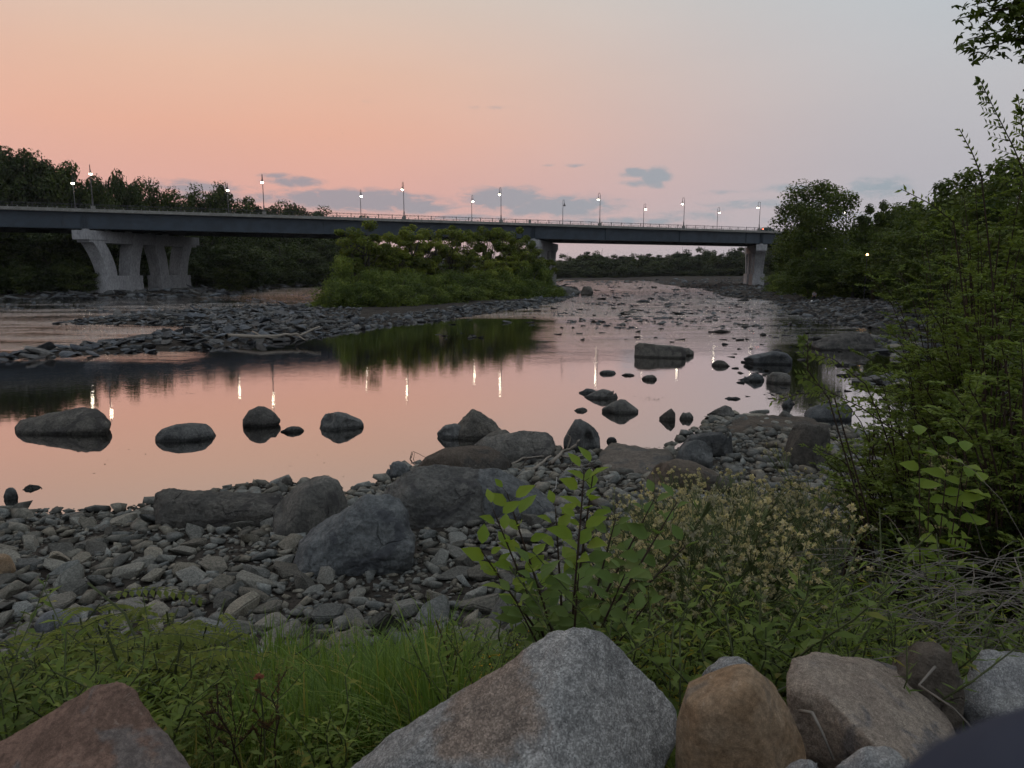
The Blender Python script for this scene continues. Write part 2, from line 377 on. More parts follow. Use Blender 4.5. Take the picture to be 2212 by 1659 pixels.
ISLE = poly([(450, 674), (560, 668), (690, 662), (800, 640), (920, 626), (1180, 617), (1240, 622), (1246, 634), (1222, 645), (1190, 655), (1100, 669), (1000, 684), (900, 696), (820, 704), (720, 719), (600, 737),
             (450, 753), (300, 762), (120, 771), (-60, 780), (-60, 774), (120, 757), (230, 745), (330, 728), (420, 712), (440, 704), (300, 702), (130, 701), (190, 690), (330, 680)])
def sdf(x, y, P):
    """signed distance, positive inside"""
    x = np.asarray(x, float); y = np.asarray(y, float); d = np.full(x.shape, 1e18); ins = np.zeros(x.shape, bool)
    n = len(P)
    for i in range(n):
        a = P[i]; b = P[(i + 1) % n]; e = b - a; L2 = e @ e + 1e-12
        t = np.clip(((x - a[0]) * e[0] + (y - a[1]) * e[1]) / L2, 0, 1)
        d = np.minimum(d, (x - a[0] - t * e[0]) ** 2 + (y - a[1] - t * e[1]) ** 2)
        c = ((a[1] > y) != (b[1] > y))
        with np.errstate(divide='ignore', invalid='ignore'):
            xi = a[0] + (y - a[1]) * e[0] / (e[1] if abs(e[1]) > 1e-12 else 1e-12)
        ins ^= c & (x < xi)
    d = np.sqrt(d); return np.where(ins, d, -d)
_by = np.array([-5, 1.2, 2.0, 2.7, 3.4, 4.2, 5, 6, 7.7, 10, 13, 16, 30]); _bz = np.array([3.5, 3.45, 3.15, 2.75, 2.35, 1.85, 1.5, 1.15, .8, .42, .1, -.4, -2])
def ground(x, y):
    x = np.asarray(x, float); y = np.asarray(y, float)
    dn = sdf(x, y, NEAR); dl = sdf(x, y, LEFT); df = sdf(x, y, FAR); di = sdf(x, y, ISLE)
    nz = (vnoise(x, y, 1.3) - .5) * .10 + (vnoise(x + 31, y, .45) - .5) * .04 + (vnoise(x, y + 77, 6) - .5) * .15
    far = np.clip((y - 40) / 100, 0, 1)
    zn = np.where(dn > 0, np.minimum(.085 * dn, .75) + np.clip((dn - 38) * .06, 0, 1.0) * (y > 60), np.maximum(dn * .12, -.9))
    zb = np.interp(y + np.abs(x) * .03, _by, _bz)
    zn = np.where(y < 30, np.maximum(zn, zb), zn)
    zn = zn + np.where(y < -8, np.clip((-8 - y) * .12, 0, 5), 0)
    zl = np.where(dl > 0, np.minimum(dl * .12, .9) + np.clip((dl - 8 - 40 * np.clip(1 - (np.abs(x / np.maximum(y, 1) + .52) / .17) ** 4, 0, 1)) * .27, 0, 17), np.maximum(dl * .1, -.9))
    zf = np.where(df > 0, np.minimum(df * .15, 2) + np.clip((df - 15) * .05, 0, 3), np.maximum(df * .06, -.9))
    zi = np.where(di > 0, np.minimum(di * .11, .55), np.maximum(di * .12, -.9))
    z = np.maximum(np.maximum(zn, zl), np.maximum(zf, zi))
    return z + nz * np.where(z > -.5, 1, .4) * (1 + far)
def gz(x, y): return float(ground(np.array([x]), np.array([y]))[0])

m, t, out = newmat('ground_dirt')
co = t.new('ShaderNodeTexCoord').outputs['Object']
sep = t.new('ShaderNodeSeparateXYZ'); t.l.new(co, sep.inputs[0])
nA = t.noise(co, 1.2, 6, .65); nB = t.noise(co, 18, 4, .7)
c = t.mix(t.mr(nA, .35, .65), (.036, .031, .026), (.075, .066, .056))
c = t.mix(t.mr(nB, .35, .7), t.mix(1, c, (.55, .55, .55), 'MULTIPLY'), c)
c = t.mix(t.mr(sep.outputs[2], 2.2, 4.5), c, t.mix(nB, (.014, .018, .009), (.026, .033, .015)))
c = t.mix(t.mr(sep.outputs[2], .12, -.12), c, (.022, .022, .018))
vo = t.new('ShaderNodeTexVoronoi'); t.l.new(co, vo.inputs[0]); vo.inputs['Scale'].default_value = 7
hh = t.m('ADD', t.m('MULTIPLY', vo.outputs[0], -.6), nB)
principled(t, out, c, .95, bumpn(t, hh, 1, .05), .1); M_dirt = m

nA_, nR_ = 720, 250
rr = 0.6 * (4200 / 0.6) ** (np.linspace(0, 1, nR_) ** 1.0)
th = np.linspace(0, 2 * math.pi, nA_, endpoint=False)
# denser rays towards the view
th = th + 0.62 * np.sin(th - math.pi / 2 + math.pi) * 0  # uniform
Xg = (rr[:, None] * np.cos(th)[None]); Yg = rr[:, None] * np.sin(th)[None]
Zg = ground(Xg.ravel(), Yg.ravel())
V = np.stack([Xg.ravel(), Yg.ravel(), Zg], 1)
V = np.vstack([V, [[0, 0, gz(0, 0)]]])
i = np.arange(nR_ - 1)[:, None] * nA_; j = np.arange(nA_)[None]; j2 = (j + 1) % nA_
F = np.stack([i + j, i + j2, i + nA_ + j2, i + nA_ + j], -1).reshape(-1, 4)
ctr = len(V) - 1
F = [tuple(f) for f in F[:, ::-1]] + [(ctr, a, (a + 1) % nA_) for a in range(nA_)]
tag(obj('ground', mesh_np('ground', V, F, True), M_dirt), kind='structure')

# water sheet
m, t, out = newmat('river_water')
co = t.new('ShaderNodeTexCoord').outputs['Object']
sep = t.new('ShaderNodeSeparateXYZ'); t.l.new(co, sep.inputs[0]); X_, Y_ = sep.outputs[0], sep.outputs[1]
big = t.noise(co, .045, 4, .6)
ed = t.m('ADD', Y_, t.m('MULTIPLY', t.m('SUBTRACT', big, .5), 34))
rat = t.m('DIVIDE', t.m('ADD', X_, t.m('MULTIPLY', t.m('SUBTRACT', big, .5), 8)), Y_)
calm = t.m('MULTIPLY', t.mr(ed, 36, 60), t.mr(rat, .01, .08))        # riffle on the right; the pool stays nearly still
lchan = t.m('MAXIMUM', t.m('MULTIPLY', t.mr(rat, -.40, -.52), t.mr(Y_, 38, 46)), t.mr(Y_, 74, 84))
rough_ = t.m('MAXIMUM', calm, lchan)
sm1 = t.noise(t.mapping(co, sc=(.8, 1.3, 1)), 1.3, 2, .5)
sm2 = t.noise(t.mapping(co, sc=(.55, 1.9, 1)), 3.2, 2, .5)
rp1 = t.noise(t.mapping(co, sc=(.7, 1.5, 1)), 2.6, 5, .65, .3)
rp2 = t.noise(co, .55, 4, .6, .4)
patch = t.mr(t.noise(t.mapping(co, sc=(.35, 1, 1)), .16, 4, .65), .38, .62, .25, 1.0)
hs = t.m('ADD', t.m('MULTIPLY', sm1, t.mr(Y_, 14, 40, .0003, .0016)), t.m('MULTIPLY', sm2, t.mr(Y_, 16, 36, .0001, .0022)))
hr = t.m('MULTIPLY', t.m('ADD', t.m('MULTIPLY', rp1, .04), t.m('MULTIPLY', rp2, .045)), t.m('MULTIPLY', t.m('ADD', rough_, t.m('MULTIPLY', lchan, 1.6)), patch))
hgt = t.m('ADD', hs, hr)
bp = t.new('ShaderNodeBump'); bp.inputs['Strength'].default_value = 1.0; bp.inputs['Distance'].default_value = 1.0; t.put(bp.inputs['Height'], hgt)
gl = t.new('ShaderNodeBsdfGlossy'); gl.inputs['Roughness'].default_value = .03; t.put(gl.inputs['Color'], (.92, .90, .90)); t.l.new(bp.outputs[0], gl.inputs['Normal'])
df_ = t.new('ShaderNodeBsdfDiffuse'); t.put(df_.inputs[0], (.007, .008, .006))
lw = t.new('ShaderNodeLayerWeight'); lw.inputs[0].default_value = .5; t.l.new(bp.outputs[0], lw.inputs['Normal'])
fac = t.mr(lw.outputs['Facing'], .55, .97, .44, .95, False)
mx = t.new('ShaderNodeMixShader'); t.l.new(fac, mx.inputs[0]); t.l.new(df_.outputs[0], mx.inputs[1]); t.l.new(gl.outputs[0], mx.inputs[2]); t.l.new(mx.outputs[0], out.inputs[0])
M_water = m
tag(obj('river_water', mesh_np('river_water', [(-4000, 2, 0), (4000, 2, 0), (4000, 4000, 0), (-4000, 4000, 0)], np.array([[0, 1, 2, 3]])), M_water), kind='structure')

# ------------------------------------------------------------------ rocks
def hull_rock(seed, n=16, flat=.55, lx=1.0, bev=.07, subdiv=False, box=.5):
    rnd = random.Random(seed); bm = bmesh.new()
    for _ in range(n):
        v = Vector((rnd.gauss(0, 1), rnd.gauss(0, 1), rnd.gauss(0, 1))).normalized()
        k = 1 / max(abs(v.x), abs(v.y), abs(v.z)); v = v * (1 * (1 - box) + k * box) * rnd.uniform(.85, 1.0)
        bm.verts.new((v.x * lx, v.y * .8, v.z * flat))
    r = bmesh.ops.convex_hull(bm, input=bm.verts[:])
    bmesh.ops.delete(bm, geom=[g for g in r['geom_interior'] if isinstance(g, bmesh.types.BMVert)], context='VERTS')
    if bev: bmesh.ops.bevel(bm, geom=bm.edges[:], offset=bev, segments=2, affect='EDGES', clamp_overlap=True)
    bm.normal_update()
    bmesh.ops.recalc_face_normals(bm, faces=bm.faces[:])
    me = bpy.data.meshes.new('stone'); bm.to_mesh(me); bm.free()
    return me
STONES = [hull_rock(s, random.Random(s).choice([12, 14, 18]), random.Random(s).uniform(.38, .62), random.Random(s).uniform(.9, 1.35), .06) for s in range(14)]
SLABS = [hull_rock(100 + s, 14, random.Random(s).uniform(.16, .30), random.Random(s).uniform(1.0, 1.5), .04, box=.8) for s in range(10)]
LOWS = [hull_rock(200 + s, 12, random.Random(s).uniform(.35, .55), random.Random(s).uniform(.9, 1.4), 0) for s in range(8)]
LOWSL = [hull_rock(300 + s, 11, random.Random(s).uniform(.16, .32), random.Random(s).uniform(1.0, 1.6), 0, box=.8) for s in range(8)]
for me in STONES: me.materials.append(M_stone)
for me in SLABS: me.materials.append(M_slab)

def me_arrays(me):
    V = np.empty(len(me.vertices) * 3, np.float32); me.vertices.foreach_get('co', V); V = V.reshape(-1, 3)
    return V, [list(p.vertices) for p in me.polygons]
def scatter_mesh(name, protos, xs, ys, zs, ss, mat, tilt=.25, label=None, cat=None, kind='stuff'):
    """many small stones in ONE mesh (uncountable gravel)"""
    data = []
    for me in protos:
        v, f = me_arrays(me); tr = []
        for q in f:
            for k in range(1, len(q) - 1): tr.append((q[0], q[k], q[k + 1]))
        data.append((v, np.array(tr)))
    Vs, Fs, n = [], [], 0
    for x, y, z, s in zip(xs, ys, zs, ss):
        v, f = data[random.randrange(len(data))]
        rz = random.uniform(0, 6.28); rx = random.gauss(0, tilt); ry = random.gauss(0, tilt)
        Rm = np.array(Matrix.Rotation(rz, 3, 'Z') @ Matrix.Rotation(rx, 3, 'X') @ Matrix.Rotation(ry, 3, 'Y'))
        Vs.append((v * s) @ Rm.T + (x, y, z)); Fs.append(f + n); n += len(v)
    o = obj(name, mesh_np(name, np.vstack(Vs), np.vstack(Fs)), mat)
    return tag(o, label, cat, kind=kind)

FOOT = []       # (x, y, r) of boulders: small stones keep clear
def boulder(name, u0, u1, vt, vb, zb, prof, label, mat=None, dr=.7, seed=0, p=2.5, amp=.07, planes=5, sub=5, sink=.35, center=None, freq=1.6, cat='boulder', cutd=.82, yoff=None, under=1.0, group=None, crease=.0):
    uc = (u0 + u1) / 2
    F0 = G(uc, vb, zb) if yoff is None else AtY(uc, vb, yoff)
    D = F0[1]; a = (u1 - u0) / 2 / FPX * D * (1.01)
    for _ in range(3):
        b = a * dr; cyy = D + b * .8; a = (u1 - u0) / 2 / FPX * cyy * 1.0
    dirv = np.array([F0[0], F0[1]]) / np.linalg.norm(F0[:2])
    cx, cyy = F0[0] + dirv[0] * b * .8, F0[1] + dirv[1] * b * .8
    top = AtY(uc, vt, cyy)[2]; base = F0[2]; H = max(top - base, .02)
    rnd = random.Random(seed + 5)
    bm = bmesh.new(); bmesh.ops.create_icosphere(bm, subdivisions=sub, radius=1)
    px_, pv = zip(*prof)
    pl = []
    for _ in range(planes + 2):
        n = Vector((rnd.gauss(0, 1), rnd.gauss(-.3, 1), rnd.gauss(.1, .7))).normalized(); pl.append((n, rnd.uniform(cutd - .08, cutd + .06)))
    off = Vector((seed * 3.1, seed * 1.7, seed * .9))
    vs = np.array([v.co[:] for v in bm.verts])
    r = 1 / (np.abs(vs) ** p).sum(1) ** (1 / p); vs = vs * r[:, None]
    prof_h = np.interp(vs[:, 0], px_, pv)
    den = np.maximum((1 - np.clip(np.abs(vs[:, 0]), 0, .995) ** p) ** (1 / p), .12)
    zt = vs[:, 2] / den
    yaw = math.atan2(dirv[1], dirv[0]) - math.pi / 2
    for v, q, ph, z1 in zip(bm.verts, vs, prof_h, zt):
        P = Vector(q)
        z = z1
        for n, c_ in pl:
            dd = Vector((q[0], q[1], z1 * .9)).dot(n) - c_
            if dd > 0: P = P - n * dd * .8; z = z - n.z * dd * .4
        nn = mnoise.fractal(P * freq + off, 1.0, 2.0, 5) * amp + (mnoise.noise(P * .8 + off) * amp)
        if crease: nn -= crease * max(0, .12 - abs(mnoise.noise(P * 1.3 + off * 2))) * 4
        dirn = Vector((P.x, P.y, z)).normalized()
        P = P + dirn * nn
        zz = z + dirn.z * nn
        if zz > 0: Z = zz * H * (ph if True else 1)
        else: Z = zz * H * sink
        xs = P.x
        if zz > 0 and under != 1.0: pass
        v.co = (xs * a, P.y * b, Z)
    co_ = np.array([v.co[:] for v in bm.verts]); cyw, syw = math.cos(yaw), math.sin(yaw)
    for _ in range(5):
        Wp = np.stack([co_[:, 0] * cyw - co_[:, 1] * syw + cx, co_[:, 0] * syw + co_[:, 1] * cyw + cyy, co_[:, 2] + base], 1)
        up = co_[:, 2] > 0; U_, V_, D_ = px(Wp); lo, hi = U_[up].min(), U_[up].max()
        co_[:, 0] = (co_[:, 0] * ((u1 - u0) / (hi - lo)) + ((u0 + u1) / 2 - (lo + hi) / 2) / FPX * cyy)
        xn = np.clip((U_ - (u0 + u1) / 2) / ((u1 - u0) / 2), -1, 1); vbc = px(np.array([cx, cyy, base]))[1]
        nb = 26; bi = np.clip(((xn + 1) / 2 * nb).astype(int), 0, nb - 1); cur = np.full(nb, np.nan)
        for k_ in range(nb):
            q_ = up & (bi == k_)
            if q_.any(): cur[k_] = V_[q_].min()
        xc = (np.arange(nb) + .5) / nb * 2 - 1; tgt = vbc - np.interp(xc, px_, pv) * (vbc - vt); okb = ~np.isnan(cur)
        ratio = np.clip((vbc - tgt[okb] + 3) / np.maximum(vbc - cur[okb] + 3, 1.), .6, 1.5); ratio = np.interp(xc, xc[okb], ratio)
        ratio = np.convolve(np.pad(ratio, 1, 'edge'), [.25, .5, .25], 'valid'); ratio = np.convolve(np.pad(ratio, 1, 'edge'), [.25, .5, .25], 'valid')
        rx_ = np.interp(xn, xc, ratio); co_[:, 2] = np.where(up, co_[:, 2] * rx_, co_[:, 2])
    for v, c_ in zip(bm.verts, co_): v.co = c_
    me = bpy.data.meshes.new(name); bm.to_mesh(me); bm.free()
    me.polygons.foreach_set('use_smooth', np.ones(len(me.polygons), bool))
    o = obj(name, me, mat or M_boulder); o.location = (cx, cyy, base); o.rotation_euler = (0, 0, yaw)
    tag(o, label, cat, group)
    FOOT.append((cx, cyy, max(a, b) * .9, a, b, yaw))
    return o

DOME = [(-1, .25), (-.7, .75), (-.2, 1), (.3, 1), (.7, .8), (1, .3)]
BL = [
 # name u0 u1 vt vb zb prof label dict
 ('boulder', 335, 463, 913, 953, 0, [(-1, .2), (-.8, .6), (-.3, .9), (.2, 1), (.7, .95), (.93, .7), (1, .4)], 'flat oval boulder in calm water between the longest boulder and the round pointed one', dict(dr=.6, seed=2, p=2.6, amp=.03)),
 ('boulder', 524, 606, 877, 922, 0, [(-1, .3), (-.7, .75), (-.2, 1), (.15, .98), (.6, .75), (1, .3)], 'round boulder in water with pointed right edge, under a lamp reflection', dict(dr=.8, seed=3, amp=.05)),
 ('boulder', 690, 786, 889, 929, 0, [(-1, .35), (-.75, .85), (-.2, 1), (.2, .92), (.55, .7), (.9, .5), (1, .25)], 'dark boulder in calm water tapering to a low nose on the right', dict(dr=.7, seed=4, amp=.05)),
 ('river_rock', 606, 658, 922, 934, 0, [(-1, .1), (-.2, .8), (.5, 1), (1, .2)], 'thin sliver of dark rock just breaking the calm water', dict(dr=.4, seed=5, amp=.03, sub=3)),
 ('boulder', 944, 1022, 914, 948, 0, [(-1, .3), (-.6, .85), (0, 1), (.6, .8), (1, .3)], 'small round boulder in the water leaning on the pointed one', dict(dr=.8, seed=7, amp=.04)),
 ('boulder', 1036, 1112, 928, 962, 0, [(-1, .2), (-.5, .7), (0, 1), (.5, 1), (1, .5)], 'low grey boulder peeping out behind the wide dark slab boulder', dict(dr=.8, seed=8, amp=.04)),
 ('boulder', 1217, 1297, 904, 972, .05, [(-1, .3), (-.75, .6), (-.4, .95), (-.1, 1), (.4, .82), (.8, .6), (1, .35)], 'upright blocky boulder standing alone at the water edge beside driftwood', dict(dr=.9, seed=10, p=3.0, amp=.06, sink=.2, crease=.06)),
 ('boulder', 897, 1108, 962, 1035, .15, [(-1, .2), (-.8, .6), (-.4, .9), (.1, 1), (.5, .97), (.85, .7), (1, .35)], 'rounded brownish boulder above the biggest rock mass', dict(mat=M_boulder_b, dr=.6, seed=11, p=2.6, amp=.05)),
 ('boulder', 834, 888, 995, 1033, 0, [(-1, .3), (-.5, .9), (0, 1), (.5, .85), (1, .4)], 'small round boulder with a pale mark on top at the water edge', dict(dr=.9, seed=12, amp=.05)),
 ('boulder', 589, 755, 1026, 1158, .35, [(-1, .35), (-.8, .55), (-.4, .8), (.1, .97), (.4, 1), (.75, .9), (.95, .6), (1, .3)], 'egg shaped grey boulder leaning between the long slab and the biggest shore boulder', dict(dr=.65, seed=16, p=2.7, amp=.035, planes=3)),
 ('river_rock', 1262, 1335, 840, 862, 0, [(-1, .15), (-.4, .7), (.1, 1), (.6, .8), (1, .3)], 'flat pale grey rock in still water, farthest of three in a diagonal', dict(dr=.6, seed=18, amp=.03, sub=4)),
 ('river_rock', 1250, 1292, 840, 851, 0, [(-1, .2), (0, 1), (1, .3)], 'thin rock plate touching the back of the flat pale rock in still water', dict(dr=.5, seed=19, amp=.03, sub=3)),
 ('boulder', 1300, 1379, 862, 894, 0, [(-1, .25), (-.5, .7), (0, 1), (.3, .95), (1, .2)], 'low triangular boulder in still water, midway between smaller rocks', dict(dr=.7, seed=20, amp=.04, sub=4)),
 ('river_rock', 1240, 1269, 880, 889, 0, [(-1, .2), (-.3, .8), (.3, 1), (1, .3)], 'small dark oval rock in still water left of the triangular boulder', dict(dr=.7, seed=21, amp=.03, sub=3)),
 ('river_rock', 1424, 1459, 882, 909, 0, [(-1, .25), (0, .8), (.5, 1), (1, .6)], 'dark jagged rock in still water, left one of a pair', dict(dr=.8, seed=22, amp=.08, sub=4)),
 ('river_rock', 1468, 1498, 892, 907, 0, DOME, 'smooth rounded rock in still water, right one of a pair', dict(dr=.8, seed=23, amp=.03, sub=3)),
 ('boulder', 1527, 1587, 875, 902, 0, [(-1, .15), (-.4, .6), (.3, 1), (.7, .85), (1, .3)], 'wedge shaped boulder behind a heap of small stones in the water', dict(dr=.7, seed=24, amp=.05, sub=4)),
 ('boulder', 1680, 1723, 887, 915, .05, [(-1, .5), (-.5, 1), (0, .9), (1, .3)], 'small boulder at the tip of the bedrock shelf', dict(dr=.8, seed=26, amp=.04, sub=4)),
 ('river_rock', 1689, 1713, 865, 879, 0, DOME, 'small smooth rock in water above the bedrock shelf', dict(dr=.8, seed=27, amp=.03, sub=3)),
 ('boulder', 1370, 1482, 740, 773, 0, [(-1, .8), (-.8, 1), (-.4, .93), (0, .85), (.5, .8), (.9, .7), (1, .5)], 'long squared boulder block far out in the pool', dict(dr=.3, seed=28, p=5, amp=.04, planes=3)),
 ('river_rock', 1462, 1499, 752, 768, 0, [(-1, .7), (0, 1), (1, .5)], 'small block at the right end of the long squared boulder', dict(dr=.6, seed=29, p=3.5, amp=.04, sub=3)),
 ('boulder', 1600, 1712, 757, 788, 0, [(-1, .2), (-.7, .6), (-.2, .8), (.3, 1), (.8, .8), (1, .4)], 'long low dark rock ledge in the pool left of the green sprig', dict(dr=.5, seed=30, p=3, amp=.06)),
 ('boulder', 1655, 1708, 803, 829, 0, [(-1, .5), (-.6, .9), (0, 1), (.7, .85), (1, .6)], 'squared grey boulder in the pool beside the lamp reflection', dict(dr=.7, seed=31, p=3.5, amp=.04, sub=4)),
 ('river_rock', 1594, 1651, 805, 824, 0, [(-1, .1), (-.3, .5), (.3, 1), (.8, .7), (1, .3)], 'flat wedge rock in the pool left of the squared boulder', dict(dr=.5, seed=32, amp=.05, sub=4)),
 ('boulder', 1468, 1582, 932, 982, .15, [(-1, .3), (-.6, .85), (0, .95), (.6, 1), (.95, .9), (1, .6)], 'angular blackish boulder behind a rounded one at the stony shore', dict(dr=.5, seed=34, p=3.6, amp=.06, planes=6)),
 ('boulder', 1459, 1540, 949, 1006, .2, [(-1, .35), (-.5, .85), (.1, 1), (.6, .9), (1, .5)], 'rounded grey boulder in front of the angular blackish one', dict(dr=.7, seed=35, amp=.04)),
 ('boulder', 1396, 1580, 990, 1070, .35, [(-1, .4), (-.8, .8), (-.3, 1), (.1, .92), (.6, .6), (1, .25)], 'broad reddish brown rounded boulder behind the fluffy weeds', dict(mat=M_boulder_b, dr=.6, seed=36, p=2.4, amp=.035)),
 ('boulder', 1685, 1795, 914, 1008, .3, [(-1, .15), (-.75, .55), (-.45, .95), (0, 1), (.6, .95), (1, .8)], 'dark upright slab boulder with a pale left edge behind the seedy weeds', dict(dr=.5, seed=37, p=3.4, amp=.04)),
 ('river_rock', 7, 39, 1053, 1079, 0, DOME, 'small dark rock in the water by the left edge near the shore', dict(dr=.7, seed=38, amp=.07, sub=4)),
 ('river_rock', 52, 90, 1048, 1056, 0, DOME, 'thin flake of rock in shallow water close to the left shore', dict(dr=.4, seed=39, amp=.05, sub=3)),
 ('river_rock', 606, 634, 1034, 1055, 0, DOME, 'small dark stone in the water behind the egg shaped boulder', dict(dr=.8, seed=40, amp=.06, sub=3)),
 ('river_rock', 1537, 1572, 779, 791, 0, DOME, 'small dome rock in the pool right of a tall light streak', dict(dr=.6, seed=41, amp=.05, sub=3)),
 ('river_rock', 1386, 1419, 811, 821, 0, DOME, 'small oval rock alone in the middle of the still pool', dict(dr=.6, seed=42, amp=.04, sub=3)),
 ('river_rock', 1294, 1331, 800, 808, 0, DOME, 'thin dark rock in the pool, farther left than the lone oval one', dict(dr=.5, seed=43, amp=.05, sub=3)),
 ('river_rock', 1343, 1370, 807, 812, 0, DOME, 'tiny pale rock level with the water in mid pool', dict(dr=.5, seed=44, amp=.05, sub=3)),
 ('river_rock', 1565, 1600, 858, 863, 0, DOME, 'flat sliver of rock in the pool above the stone heap', dict(dr=.5, seed=45, amp=.05, sub=3)),
 ('river_rock', 1310, 1332, 945, 955, 0, DOME, 'small broken rock in the shallows right of the upright boulder', dict(dr=.6, seed=46, amp=.08, sub=3)),
 ('boulder', 2000, 2090, 1010, 1060, .6, DOME, 'grey boulder in deep shade under the right hand shrub', dict(dr=.6, seed=47, amp=.05, sub=4)),
 ('boulder', 74, 172, 1314, 1366, .72, [(-1, .3), (-.6, .75), (0, 1), (.6, .85), (1, .4)], 'smooth blue grey cobble among paler angular stones above the leafy weeds', dict(mat=M_greyrock, dr=.7, seed=48, amp=.03, sub=4)),
 ('boulder', -30, 34, 1196, 1240, .5, DOME, 'pale rounded stone cut by the left edge of the gravel shore', dict(mat=M_tanrock, dr=.7, seed=49, amp=.03, sub=4)),
 ('boulder', 1254, 1282, 618, 637, .0, [(-1, .3), (-.5, .9), (0, 1), (.6, .95), (1, .4)], 'big dark boulder standing in the rapids off the island point', dict(dr=.8, seed=50, p=3, amp=.05, sub=4)),
 ('boulder', 1198, 1252, 619, 637, .1, [(-1, .8), (-.3, 1), (.4, .8), (1, .4)], 'dark ledge boulder at the tip of the island', dict(dr=.8, seed=51, p=3, amp=.06, sub=4)),
]
for nm, u0, u1, vt, vb, zb, prof, label, kw in BL:
    boulder(nm, u0, u1, vt, vb, zb, prof, label, cat='boulder' if nm == 'boulder' else 'rock', **kw)

def hullrock(label, pts, mat, seed, amp=.02, name='boulder', smooth_n=2, fine=.006, target=.035):
    """pts: (u, v, distance) corners seen in the picture plus hidden ones; faceted rock with worn edges"""
    P = [Vector(AtY(u, v, y)) for u, v, y in pts]; c = sum(P, Vector()) / len(P); bm = bmesh.new()
    for p in P: bm.verts.new(p - c)
    r = bmesh.ops.convex_hull(bm, input=bm.verts[:]); bmesh.ops.delete(bm, geom=[g for g in r['geom_interior'] if isinstance(g, bmesh.types.BMVert)], context='VERTS')
    for _ in range(7):
        le = [e for e in bm.edges if e.calc_length() > target]
        if not le: break
        bmesh.ops.subdivide_edges(bm, edges=le, cuts=1); bmesh.ops.triangulate(bm, faces=[f for f in bm.faces if len(f.verts) > 3])
    for _ in range(smooth_n): bmesh.ops.smooth_vert(bm, verts=bm.verts[:], factor=.5, use_axis_x=True, use_axis_y=True, use_axis_z=True)
    bm.normal_update(); o_ = Vector((seed * 1.3, seed * .7, seed * 2.1))
    for v in bm.verts:
        q = v.co; n = mnoise.fractal(q * 2.2 + o_, 1, 2, 5) * amp + mnoise.fractal(q * 12 + o_, .9, 2, 4) * fine
        ch = mnoise.noise(q * 3.1 - o_); n -= max(0, .1 - abs(ch)) * amp * 2.2
        v.co = q + v.normal * n
    bmesh.ops.subdivide_edges(bm, edges=bm.edges[:], cuts=1); bmesh.ops.triangulate(bm, faces=bm.faces[:]); bm.normal_update()
    for v in bm.verts: v.co = v.co + v.normal * mnoise.fractal(v.co * 45 + o_, .8, 2, 3) * fine * .35
    bmesh.ops.recalc_face_normals(bm, faces=bm.faces[:])
    me = bpy.data.meshes.new(name); bm.to_mesh(me); bm.free(); me.polygons.foreach_set('use_smooth', np.ones(len(me.polygons), bool))
    return tag(obj(name, me, mat, None, tuple(c)), label, 'boulder')

def outline_rock(label, top, bot, zb, thick, mat, seed, sm=5, amp=.04, target=.07, back=.55, bulge=.2):
    """top, bot: silhouette in the picture; the front foot stands at height zb, the rock is `thick` metres deep"""
    yF = min(G(u, v, zb)[1] for u, v in bot); us = [p[0] for p in top]; u0, u1 = min(us), max(us); uc = (u0 + u1) / 2; P = []
    g = 1.035
    for u, v in top: P.append((uc + (u - uc) * g, v - 2, yF + thick * .5))
    for u, v in bot: P.append((uc + (u - uc) * g, v + 4, yF + thick * .04))
    for u, v in bot: P.append((uc + (u - uc) * .96, v + 40, yF + thick * .1))
    vb = sum(p[1] for p in bot) / len(bot)
    for u, v in top[1:-1]: P.append((uc + (u - uc) * .94, v + (vb - v) * .34, yF + thick * bulge))
    for u, v in top: P.append((uc + (u - uc) * .86, vb + (v - vb) * back, yF + thick))
    P += [(u0 + 8, vb + 30, yF + thick), (u1 - 8, vb + 30, yF + thick)]
    o = hullrock(label, P, mat, seed, amp, 'boulder', sm, amp * .3, target)
    c = AtY(uc, vb, yF + thick * .5); a = (u1 - u0) / 2 / FPX * yF; FOOT.append((c[0], c[1], a, a, thick * .55, -math.atan2(c[0], c[1]))); return o
outline_rock('long rounded dark boulder, the leftmost and largest standing in calm water', [(34, 925), (46, 908), (80, 902), (140, 888), (180, 880), (205, 880), (219, 892), (236, 913)], [(36, 936), (120, 940), (200, 934), (230, 918)], 0, 1.5, M_boulder, 1)
outline_rock('tall pointed boulder in the water sloping down to the right, behind a small round one', [(982, 925), (1000, 903), (1021, 885), (1040, 890), (1062, 908), (1092, 940)], [(990, 945), (1040, 950), (1085, 945)], 0, 1.1, M_boulder, 6, amp=.05)
outline_rock('wide dark slab boulder at the water edge with an undercut lower side', [(1024, 962), (1040, 948), (1100, 936), (1135, 930), (1175, 932), (1192, 944), (1200, 965)], [(1060, 985), (1110, 998), (1150, 995), (1185, 978)], .15, 1.3, M_boulder, 9)
outline_rock('huge weathered grey boulder, left half of the biggest rock mass', [(830, 1068), (850, 1042), (875, 1018), (905, 1009), (960, 1006), (1010, 1008), (1040, 1022), (1060, 1060)], [(845, 1095), (880, 1140), (960, 1150), (1040, 1145)], .3, 1.9, M_boulder, 13, amp=.06)
outline_rock('huge smooth grey boulder sloping down right from the biggest rock mass', [(1000, 1020), (1035, 1012), (1075, 1013), (1110, 1025), (1160, 1058), (1195, 1090), (1215, 1112)], [(1020, 1145), (1100, 1145), (1180, 1128), (1205, 1122)], .3, 1.7, M_boulder, 14)
outline_rock('long blocky slab boulder lying flat on the gravel shore', [(335, 1085), (340, 1066), (362, 1058), (450, 1060), (540, 1064), (600, 1068), (618, 1085)], [(345, 1125), (380, 1142), (470, 1140), (570, 1122), (612, 1105)], .3, 1.3, M_boulder, 15, sm=3, amp=.05)
